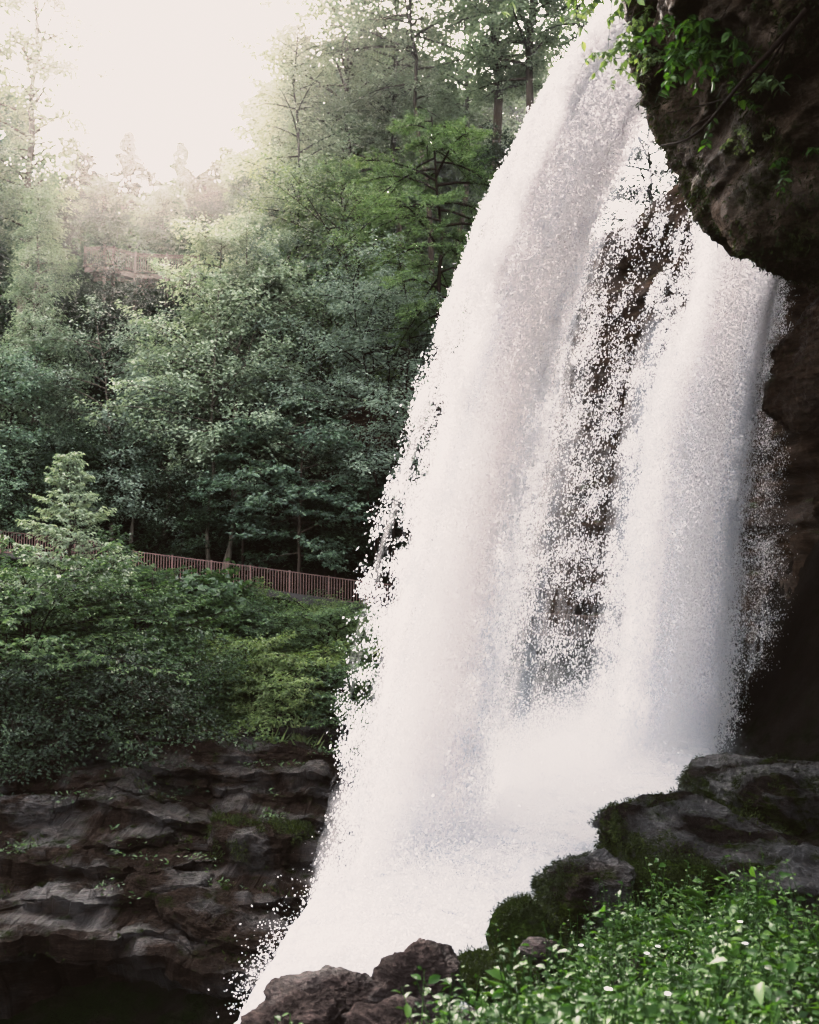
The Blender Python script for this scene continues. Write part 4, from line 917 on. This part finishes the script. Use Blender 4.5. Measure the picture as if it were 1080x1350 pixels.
# leafy plants in the lower right corner (one dense patch)
def plant_patch():
    r_ = rs(55); stems = MB(); lv = MB()
    n = 5600
    x = r_.uniform(-.2, 6.5, n); y = r_.uniform(3.4, 10.2, n)
    edge_ = np.where(y < 5.2, .25, .12 + (y - 5.2) * .34) + .3 * nz2(x, y, 1.3, 91)
    k = (x > edge_) & (x < .75 * y) & ~((x > .36 * y + .1) & (y > 7.8))
    x, y = x[k], y[k]; g = ground(x, y); m = len(x)
    Hh = r_.uniform(.16, .44, m) * (1 + .8 * nz2(x, y, 1.5, 92)) * (1 + .5 * sstep(1, 3, x - .25 * y))
    LPp, LAa, LNn, LSs = [], [], [], []
    for i in range(m):
        d = np.array([r_.normal() * .25, r_.normal() * .25 - .1, 1.]); top_ = np.array([x[i], y[i], g[i]]) + d * Hh[i]
        b_ = np.array([x[i], y[i], g[i] - .03])
        stems.tube(np.stack([b_, (b_ + top_) / 2 + r_.normal(size=3) * .015, top_]), [.004, .0035, .002], 3)
        nl = r_.randint(7, 13)
        f = np.linspace(.25, 1, nl); a = np.arange(nl) * 2.4 + r_.uniform(0, 6)
        LPp.append(b_ + (top_ - b_) * f[:, None] + np.stack([np.cos(a), np.sin(a), a * 0], -1) * .012)
        LAa.append(np.stack([np.cos(a), np.sin(a), r_.normal(size=nl) * .3 + .15 + .3 * f], -1))
        LNn.append(np.stack([r_.normal(size=nl) * .55 - np.cos(a) * .2, r_.normal(size=nl) * .55 - np.sin(a) * .2, np.ones(nl)], -1))
        LSs.append(np.clip(.047 * np.exp(r_.normal() * .35 + r_.normal(size=nl) * .28), .02, .15) * (1.15 - .35 * f))
    nb = 700; k_ = r_.randint(0, m, nb); a = r_.uniform(0, 6.28, nb)
    lv.leaves(np.stack([x[k_] + r_.normal(size=nb) * .06, y[k_] + r_.normal(size=nb) * .06, g[k_] + r_.uniform(.02, .25, nb)], -1), np.stack([np.cos(a) * .6, np.sin(a) * .6, r_.uniform(.2, 1.1, nb)], -1), np.stack([-np.cos(a), -np.sin(a), np.ones(nb)], -1), r_.uniform(.10, .26, nb), .08, .03, .45)
    nb = 130; k_ = r_.randint(0, m, nb); a = r_.uniform(0, 6.28, nb)
    lv.broad(np.stack([x[k_], y[k_], g[k_] + Hh[k_] * r_.uniform(.6, 1.1, nb)], -1), np.stack([np.cos(a), np.sin(a), r_.normal(size=nb) * .4], -1), np.stack([r_.normal(size=nb) * .5, r_.normal(size=nb) * .5 - .2, np.ones(nb)], -1), r_.uniform(.09, .15, nb), .55, .08, .3)
    lv.broad(np.concatenate(LPp), np.concatenate(LAa), np.concatenate(LNn), np.concatenate(LSs), .52, .10, .34)
    root = lv.build('ground_cover_plants', M['leaf_fresh'])
    root['kind'] = 'stuff'
    stems.build('stem', M['leaf_fresh'], root)
    return root
plant_patch()

# ------------------------------------------------------------------ path and lower railing
pl = np.array([(-34, 49.6, 4.6), (-20, 47, 2.75), (-14.6, 46.2, 1.85), (-13, 45.9, 1.62), (-7.5, 45.8, .88), (-2.2, 45.6, .1), (2, 45, -.42), (6, 44, -.86), (9, 42, -.98), (10.6, 39.6, -1.1)])
pr = resample(pl, 160)
tn = unit(np.gradient(pr, axis=0) * [1, 1, 0]); sd = np.stack([-tn[:, 1], tn[:, 0], tn[:, 0] * 0], -1)
wv = np.linspace(-1, 1, 9)
G = pr[:, None] + sd[:, None] * wv[None, :, None] * .95
G[..., 2] += .06 + .02 * fbm(G * 1.5, 3, 95)
sk = np.array([-1.0, 1.0])
G = np.concatenate([G[:, :1] + [0, 0, -.9], G, G[:, -1:] + [0, 0, -.6]], 1)
link('path', mesh_np('path', G.reshape(-1, 3), grid_faces(160, 11)), M['path'])['kind'] = 'structure'

def railing(name, pts, label, mat, h=1.05, post=.05, bal=.016, gap=.13, bay=2.2, wood=False, cat='railing', group=None):
    pts = np.array(pts, float); root = empty(name, tuple(pts[0])); o0 = -pts[0]
    tag(root, label, cat, group)
    tops = MB(); bots = MB()
    allp = []
    for a, b in zip(pts[:-1], pts[1:]):
        L = np.linalg.norm((b - a)[:2]); nbay = max(1, round(L / bay))
        tops.bar(a + o0 + [0, 0, h], b + o0 + [0, 0, h], post * (1.9 if wood else 1.1), post * .8)
        bots.bar(a + o0 + [0, 0, .10], b + o0 + [0, 0, .10], post * .8, post * .7)
        for k in range(nbay):
            q0 = a + (b - a) * k / nbay; q1 = a + (b - a) * (k + 1) / nbay
            allp.append(q0)
            bl = MB(); nb_ = int(np.linalg.norm((q1 - q0)[:2]) / gap)
            for j in range(1, nb_):
                c = q0 + (q1 - q0) * j / nb_ + o0
                bl.box(c + [0, 0, .10 + (h - .12) / 2], bal * 2, bal * 2, h - .13)
            if nb_ > 1: bl.build('baluster_panel', M[mat], root, False)
    allp.append(pts[-1])
    for q in allp:
        pm = MB(); pm.box(q + o0 + [0, 0, (h + .06) / 2 - .15], post * 1.5, post * 1.5, h + .36 + (.1 if wood else 0)); pm.build('post', M[mat], root, False)
    tops.build('top_rail', M[mat], root, False); bots.build('bottom_rail', M[mat], root, False)
    return root
def on_path(x, off=-.85):
    i = np.argmin(np.abs(pr[:110, 0] - x)); return pr[i] + sd[i] * off * 1.0 + [0, 0, .05]
railing('railing', [P(175, 758, 44.9), P(330, 778, 44.9), P(485, 799, 44.8), P(560, 808, 44.4)], 'rust red metal railing running along the path to the falls', 'rust', 1.12, group='rust red railings along the lower path')
railing('railing', [P(690, 838, 43.0), P(800, 846, 41.2)], 'pale railing seen through the veil of water behind the falls', 'wood', 1.05, group='rust red railings along the lower path')
railing('railing', [P(-60, 722, 46.3), P(0, 730, 46.0), P(148, 747, 45.3)], 'rust red metal railing at the left edge behind the pale sapling', 'rust', 1.1, group='rust red railings along the lower path')

# ------------------------------------------------------------------ wooden deck on the slope
dk = [P(112, 352, 56.5), P(138, 350, 56), P(150, 352, 55.8), P(179, 360, 55.2), P(220, 362, 55.6), P(262, 362, 56.6)]
deck = empty('wooden_deck', tuple(dk[0])); o0 = -dk[0]
tag(deck, 'weathered wooden viewing deck with railing high on the hazy slope', 'deck')
mb = MB(); bm_ = MB()
for a, b in zip(dk[:-1], dk[1:]):
    y_ = np.array([-.2, 1.8, 0])
    n_ = max(2, int(np.linalg.norm(b - a) / .16))
    for j in range(n_):
        c = a + (b - a) * (j + .5) / n_ + o0 + [0, .9, -.03]
        mb.box(c, .145, 1.9, .04)
    bm_.bar(a + o0 + [0, 0, -.2], b + o0 + [0, 0, -.2], .06, .26); bm_.bar(a + o0 + [0, 1.7, -.2], b + o0 + [0, 1.7, -.2], .06, .26)
mb.build('floor_boards', M['wood'], deck, False); bm_.build('beam', M['wood'], deck, False)
hR = 1.2
tr_ = MB()
for a, b in zip(dk[:-1], dk[1:]):
    tr_.bar(a + o0 + [0, 0, hR], b + o0 + [0, 0, hR], .12, .05); tr_.bar(a + o0 + [0, 0, hR - .12], b + o0 + [0, 0, hR - .12], .05, .09); tr_.bar(a + o0 + [0, 0, .12], b + o0 + [0, 0, .12], .05, .09)
    bl = MB(); n_ = int(np.linalg.norm((b - a)[:2]) / .13)
    for j in range(1, n_): bl.box(a + (b - a) * j / n_ + o0 + [0, -.02, .62], .045, .04, 1.02)
    if n_ > 1: bl.build('baluster_panel', M['wood'], deck, False)
tr_.build('top_rail', M['wood'], deck, False)
for q in dk:
    pm = MB(); pm.box(q + o0 + [0, -.05, .62], .12, .12, 1.34); pm.build('rail_post', M['wood'], deck, False)
for q in (dk[1], dk[3], dk[4]):
    for yy in (0, 1.7):
        g_ = gz(q[0], q[1] + yy); z0 = q[2] - .06; pm = MB(); pm.box(q + o0 + [0, yy + .0, (g_ - q[2]) / 2 - .3], .18, .18, max(z0 - g_ + .4, .3)); pm.build('support_post', M['wood'], deck, False)

# ------------------------------------------------------------------ hanging growth on the overhang
def surf_pt(px, py, lift=.05):
    """point of the overhang underside nearest the bearing of (px, py)"""
    v = P(px, py, 10); v = v / np.linalg.norm(v)
    Gf = OVG[:nin].reshape(-1, 3); u_ = Gf / np.linalg.norm(Gf, axis=1, keepdims=True)
    i = np.argmax(u_ @ v); p_ = Gf[i]
    return p_ - p_ / np.linalg.norm(p_) * lift
def vine(pxs, r0_, label, lift=.12):
    pts_ = resample([surf_pt(a, b, lift + c) for a, b, c in pxs], 40)
    pts_ += fbm(pts_ * 3, 3, int(pxs[0][0])) [:, None] * .02
    for _ in range(4): pts_[1:-1] = .25 * pts_[:-2] + .5 * pts_[1:-1] + .25 * pts_[2:]
    mb = MB(); mb.tube(pts_, r0_ * np.linspace(1.2, .5, 40), 7)
    o = mb.build('vine', M['vine']); tag(o, label, 'vine', 'bare vines hanging on the overhang')
vine([(1064, 8, .0), (1030, 55, .2), (985, 100, .3), (955, 135, .45), (930, 165, .5), (905, 185, .55), (872, 193, .5)], .024, 'thick bare woody vine curving down across the overhang')
vine([(1058, 20, .0), (1015, 85, .15), (985, 120, .2), (955, 130, .2), (915, 140, .2), (880, 147, .15)], .011, 'thin bare vine branching toward the edge of the overhang')
vine([(1045, 30, 0), (1035, 70, .1), (1018, 105, .15)], .010, 'short thin vine hanging down near the right of the overhang')
vine([(938, 150, .35), (915, 168, .45), (895, 183, .5)], .014, 'short twin vine lying close beside the thick one')
def sprig(px, py, n_st, L, lsz, seed, label, mat='leaf_fresh', drop=.7, spread=.3, lift=.1):
    r_ = rs(seed); base = surf_pt(px, py, lift); o = empty('leafy_sprig', tuple(base)); tag(o, label, 'hanging plant', 'leafy plants hanging from the overhang')
    st = MB(); lv = MB(); A1, A2, A3, A4 = [], [], [], []
    for k in range(n_st):
        d = np.array([r_.normal() * .7, r_.normal() * .4 - .4, r_.uniform(-.3, .5)])
        s = np.linspace(0, 1, 7)[:, None]
        b0 = r_.normal(size=3) * [spread, spread * .5, spread * .4]
        p_ = b0 + unit(d) * L * s * r_.uniform(.6, 1.2) + np.array([0, 0, -1.]) * drop * L * s ** 2
        st.tube(p_, np.linspace(.006, .002, 7), 4)
        nl = 16; f = r_.uniform(.15, 1, nl)
        q = np.stack([np.interp(f, s[:, 0], p_[:, c]) for c in range(3)], -1)
        a = r_.uniform(0, 6.28, nl)
        A1.append(q); A2.append(np.stack([np.cos(a), np.sin(a), -.5 + r_.normal(size=nl) * .3], -1)); A3.append(np.stack([r_.normal(size=nl) * .5, r_.normal(size=nl) * .5 - .5, np.ones(nl)], -1)); A4.append(lsz * r_.uniform(.6, 1.3, nl))
    lv.broad(np.concatenate(A1), np.concatenate(A2), np.concatenate(A3), np.concatenate(A4), .6, .08, .2)
    st.build('stem', M['leaf_fresh'], o); lv.build('leaves', M[mat], o, False)
    return o
sprig(848, 45, 22, .34, .10, 1, 'yellow green leafy plant at the top left tip of the overhang', 'leaf_yellow', spread=.32)
sprig(850, 75, 18, .35, .08, 2, 'light green fringe on the edge of the overhang below its tip', 'leaf_yellow', spread=.22)
sprig(925, 50, 30, .55, .12, 3, 'fresh green leafy plant hanging in the middle of the overhang', spread=.30)
sprig(945, 75, 16, .45, .11, 4, 'fresh green plant just below the middle hanging one', spread=.2)
sprig(965, 135, 8, .28, .09, 5, 'small leafy sprig right beside the thick vine')
sprig(1005, 108, 5, .22, .10, 6, 'pale green sprig under the short hanging vine', 'leaf_yellow', spread=.08)
sprig(1045, 212, 5, .32, .09, 7, 'small bright sprig low on the right of the overhang', spread=.15)
sprig(980, 178, 7, .22, .06, 8, 'fern like tuft on the dark face of the overhang', 'grass', spread=.12)
sprig(795, -30, 30, .7, .12, 9, 'bright green leaves hanging in from the top edge above the falls', 'leaf_yellow', spread=.4, lift=.3)
# ------------------------------------------------------------------ foreground plants by the bottom edge
def big_leaf_plant(x, y, h, n_l, lsz, seed, label, mat='leaf_fresh'):
    r_ = rs(seed); g = gz(x, y); o = empty('leafy_plant', (x, y, g)); tag(o, label, 'plant', 'single plants at the bottom edge')
    st = MB(); lv = MB(); A1, A2, A3, A4 = [], [], [], []
    for k in range(3):
        d = np.array([r_.normal() * .3, r_.normal() * .2, 1.])
        s = np.linspace(0, 1, 6)[:, None]; p_ = d * h * s * r_.uniform(.7, 1.05) + [0, 0, -.03]
        st.tube(p_, np.linspace(.006, .003, 6), 5)
        f = np.linspace(.35, 1, n_l); q = np.stack([np.interp(f, s[:, 0], p_[:, c]) for c in range(3)], -1); a = np.arange(n_l) * 2.4 + r_.uniform(0, 6)
        A1.append(q); A2.append(np.stack([np.cos(a), np.sin(a), a * 0 + .2], -1)); A3.append(np.stack([-np.cos(a) * .3, -np.sin(a) * .3, a * 0 + 1], -1)); A4.append(lsz * r_.uniform(.7, 1.2, n_l))
    lv.broad(np.concatenate(A1), np.concatenate(A2), np.concatenate(A3), np.concatenate(A4), .5, .1, .3)
    st.build('stem', M[mat], o); lv.build('leaves', M[mat], o, False)
def atg(px, py, d):
    p_ = P(px, py, d); return p_[0], p_[1], p_[2]
for (px, py, d, nl, ls, sd_, lab) in ((505, 1318, 4.3, 4, .16, 1, 'broad bright leaves close to the camera at the bottom centre'), (285, 1335, 5.6, 6, .09, 2, 'small leafy plant at the bottom edge left of the pink rocks'),
                                     (232, 1332, 5.4, 3, .07, 3, 'single pale leaved sprout in the dark at the bottom left'), (380, 1338, 5.8, 6, .06, 4, 'tiny leafy plant growing on the pink rocks'), (450, 1345, 5.2, 6, .07, 5, 'low leafy plant in front of the long pink rock')):
    x, y, zt = atg(px, py, d); g = gz(x, y)
    big_leaf_plant(x, y, max(zt - g, .15), nl, ls, sd_, lab)
# white flower-like shapes painting sun glints on the ground cover leaves
r_ = rs(66)
for i, (px, py, d) in enumerate(((851, 1190, 7.6), (866, 1183, 7.8), (765, 1176, 8.6), (983, 1240, 6.4), (880, 1292, 5.2), (802, 1288, 5.2), (975, 1190, 7.6))):
    c = P(px, py, d); c[2] = gz(c[0], c[1]) + .40; fl = MB(); k = 7; a = np.arange(k) / k * 6.28
    fl.broad(np.repeat(c[None], k, 0), np.stack([np.cos(a), np.sin(a), a * 0 + .15], -1), np.stack([-np.cos(a) * .2, -np.sin(a) * .2 - .4, a * 0 + 1], -1), .024, .6, .05, .1)
    o = link('glint', None or fl.mesh('glint', False), M['leaf_glint'])
    st = MB(); st.tube(np.stack([c + [0, 0, -.35], c + [.02, 0, -.15], c]), [.003, .003, .002], 3); st.build('stem', M['leaf_fresh'], o)
    tag(o, 'white blossom among the green ground cover plants', 'painted glint', 'painted white glints among the ground cover plants')

# ------------------------------------------------------------------ haze and mist volumes (haze also stands in for lens glare)
def volume(name, lo, hi, res, mat, peaks, noise_scale=.12, noise_amt=.5):
    """density grid: peaks = list of (centre, radii, strength)"""
    me = bpy.data.meshes.new(name); o = bpy.data.objects.new(name, me); COL.objects.link(o); o['kind'] = 'stuff'
    ng = bpy.data.node_groups.new(name + '_density', 'GeometryNodeTree')
    ng.interface.new_socket('Geometry', in_out='OUTPUT', socket_type='NodeSocketGeometry')
    N, L = ng.nodes, ng.links
    out = N.new('NodeGroupOutput'); vc = N.new('GeometryNodeVolumeCube'); sm = N.new('GeometryNodeSetMaterial'); sm.inputs['Material'].default_value = mat
    vc.inputs['Min'].default_value = lo; vc.inputs['Max'].default_value = hi
    for k, v in zip(('Resolution X', 'Resolution Y', 'Resolution Z'), res): vc.inputs[k].default_value = v
    pos = N.new('GeometryNodeInputPosition')
    tot = None
    for c, rad, st in peaks:
        s1 = N.new('ShaderNodeVectorMath'); s1.operation = 'SUBTRACT'; L.new(pos.outputs[0], s1.inputs[0]); s1.inputs[1].default_value = c
        s2 = N.new('ShaderNodeVectorMath'); s2.operation = 'DIVIDE'; L.new(s1.outputs[0], s2.inputs[0]); s2.inputs[1].default_value = rad
        s3 = N.new('ShaderNodeVectorMath'); s3.operation = 'LENGTH'; L.new(s2.outputs[0], s3.inputs[0])
        mr = N.new('ShaderNodeMapRange'); mr.interpolation_type = 'SMOOTHSTEP'; L.new(s3.outputs['Value'], mr.inputs['Value'])
        mr.inputs['From Min'].default_value = 0; mr.inputs['From Max'].default_value = 1; mr.inputs['To Min'].default_value = st; mr.inputs['To Max'].default_value = 0
        if tot is None: tot = mr.outputs[0]
        else:
            a = N.new('ShaderNodeMath'); a.operation = 'ADD'; L.new(tot, a.inputs[0]); L.new(mr.outputs[0], a.inputs[1]); tot = a.outputs[0]
    nz = N.new('ShaderNodeTexNoise'); nz.inputs['Scale'].default_value = noise_scale; nz.inputs['Detail'].default_value = 3
    L.new(pos.outputs[0], nz.inputs['Vector'])
    m1 = N.new('ShaderNodeMapRange'); L.new(nz.outputs[0], m1.inputs['Value']); m1.inputs['From Min'].default_value = .3; m1.inputs['From Max'].default_value = .7
    m1.inputs['To Min'].default_value = 1 - noise_amt; m1.inputs['To Max'].default_value = 1 + noise_amt
    m2 = N.new('ShaderNodeMath'); m2.operation = 'MULTIPLY'; L.new(tot, m2.inputs[0]); L.new(m1.outputs[0], m2.inputs[1])
    L.new(m2.outputs[0], vc.inputs['Density'])
    L.new(vc.outputs[0], sm.inputs['Geometry']); L.new(sm.outputs[0], out.inputs[0])
    md = o.modifiers.new('density', 'NODES'); md.node_group = ng
    return o
def vol_mat(name, col, aniso, gain=1.0):
    m, nt, N, L = newmat(name)
    at = N.new('ShaderNodeAttribute'); at.attribute_name = 'density'
    vs = N.new('ShaderNodeVolumeScatter'); vs.inputs['Color'].default_value = (*col, 1); vs.inputs['Anisotropy'].default_value = aniso
    L.new(math_n(N, L, 'MULTIPLY', at.outputs['Fac'], gain), vs.inputs['Density'])
    o = N.new('ShaderNodeOutputMaterial'); L.new(vs.outputs[0], o.inputs['Volume'])
    return m
M['haze'] = vol_mat('haze_and_glare', (1.0, .955, .91), .74)
M['mist'] = vol_mat('spray_mist', (.97, .96, .97), .2)
volume('haze', (-46, 14, -4), (24, 98, 62), (48, 56, 44), M['haze'], [((-18, 78, 36), (40, 22, 40), .0007), ((-14, 38, 27), (34, 22, 25), .0018), ((9, 55, 28), (15, 18, 26), .010)], .10, .3)  # middle peak is added so the sun glow veils the near trees
volume('mist', (-4, 12, -7), (13, 36, 2), (56, 72, 36), M['mist'], [((6.0, 28, -4.4), (4.0, 5.0, 2.6), .30), ((3.0, 22.5, -5.2), (5.0, 6.5, 3.0), .30), ((.9, 17.5, -5.9), (2.6, 4.5, 1.6), .16)], .7, .6)

# ------------------------------------------------------------------ daylight
SUN_AZ, SUN_EL = -15.0, 33.0          # degrees from +Y towards -X, above the horizon
sv = Vector((math.sin(R(SUN_AZ)) * math.cos(R(SUN_EL)), math.cos(R(SUN_AZ)) * math.cos(R(SUN_EL)), math.sin(R(SUN_EL))))
sl = bpy.data.lights.new('sun', 'SUN'); sl.energy = 7; sl.angle = R(.6); sl.color = (1.0, .93, .84)
so = bpy.data.objects.new('sun', sl); COL.objects.link(so)
so.rotation_euler = (-sv).to_track_quat('-Z', 'Y').to_euler(); so.location = sv * 200
world = bpy.data.worlds.new('World'); scene.world = world; world.use_nodes = True
nt = world.node_tree; nt.nodes.clear(); N, L = nt.nodes, nt.links
sky = N.new('ShaderNodeTexSky'); sky.sky_type = 'NISHITA'; sky.sun_disc = False
sky.sun_elevation = R(SUN_EL); sky.sun_rotation = R(SUN_AZ); sky.air_density = 1.0; sky.dust_density = 4.0; sky.ozone_density = 1.0
hsv = N.new('ShaderNodeHueSaturation'); hsv.inputs['Saturation'].default_value = .35
L.new(sky.outputs[0], hsv.inputs['Color'])
mxw = N.new('ShaderNodeMix'); mxw.data_type = 'RGBA'; mxw.blend_type = 'MULTIPLY'; mxw.inputs['Factor'].default_value = 1; mxw.inputs['B'].default_value = (1.0, .965, .94, 1)
L.new(hsv.outputs[0], mxw.inputs['A'])
bgn = N.new('ShaderNodeBackground'); bgn.inputs['Strength'].default_value = 2.3
L.new(mxw.outputs['Result'], bgn.inputs['Color'])
wo = N.new('ShaderNodeOutputWorld'); L.new(bgn.outputs[0], wo.inputs['Surface'])

scene.view_settings.view_transform = 'Standard'; scene.view_settings.look = 'None'; scene.view_settings.exposure = 0; scene.view_settings.gamma = 1
vset = scene.view_settings; vset.use_curve_mapping = True; cmap = vset.curve_mapping
cmap.white_level = (3, 3, 3); cmap.extend = 'HORIZONTAL'
for ci, top in enumerate((.875, .815, .78)):
    cu = cmap.curves[ci]
    ptsc = [(0, (.0045, .003, .0022)[ci]), (.05, .056), (.18, .225), (.4, .52), (.7, .76), (1.1, .835), (3.0, .875)]
    cu.points[0].location = (0, ptsc[0][1]); cu.points[1].location = (1, top)
    for a_, b_ in ptsc[1:-1]: cu.points.new(a_ / 3, b_ * (1 - (1 - top / .875) * min(1, b_ / .76)))
cmap.update()
cy = scene.cycles
cy.use_adaptive_sampling = True; cy.adaptive_threshold = .075; cy.adaptive_min_samples = 16
cy.use_denoising = True
cy.max_bounces = 9; cy.diffuse_bounces = 8; cy.glossy_bounces = 2; cy.transmission_bounces = 4; cy.transparent_max_bounces = 12; cy.volume_bounces = 1
cy.volume_step_rate = 2.0; cy.volume_max_steps = 128
cy.caustics_reflective = False; cy.caustics_refractive = False
cy.sample_clamp_indirect = 6
print('drops', N_DROPS)
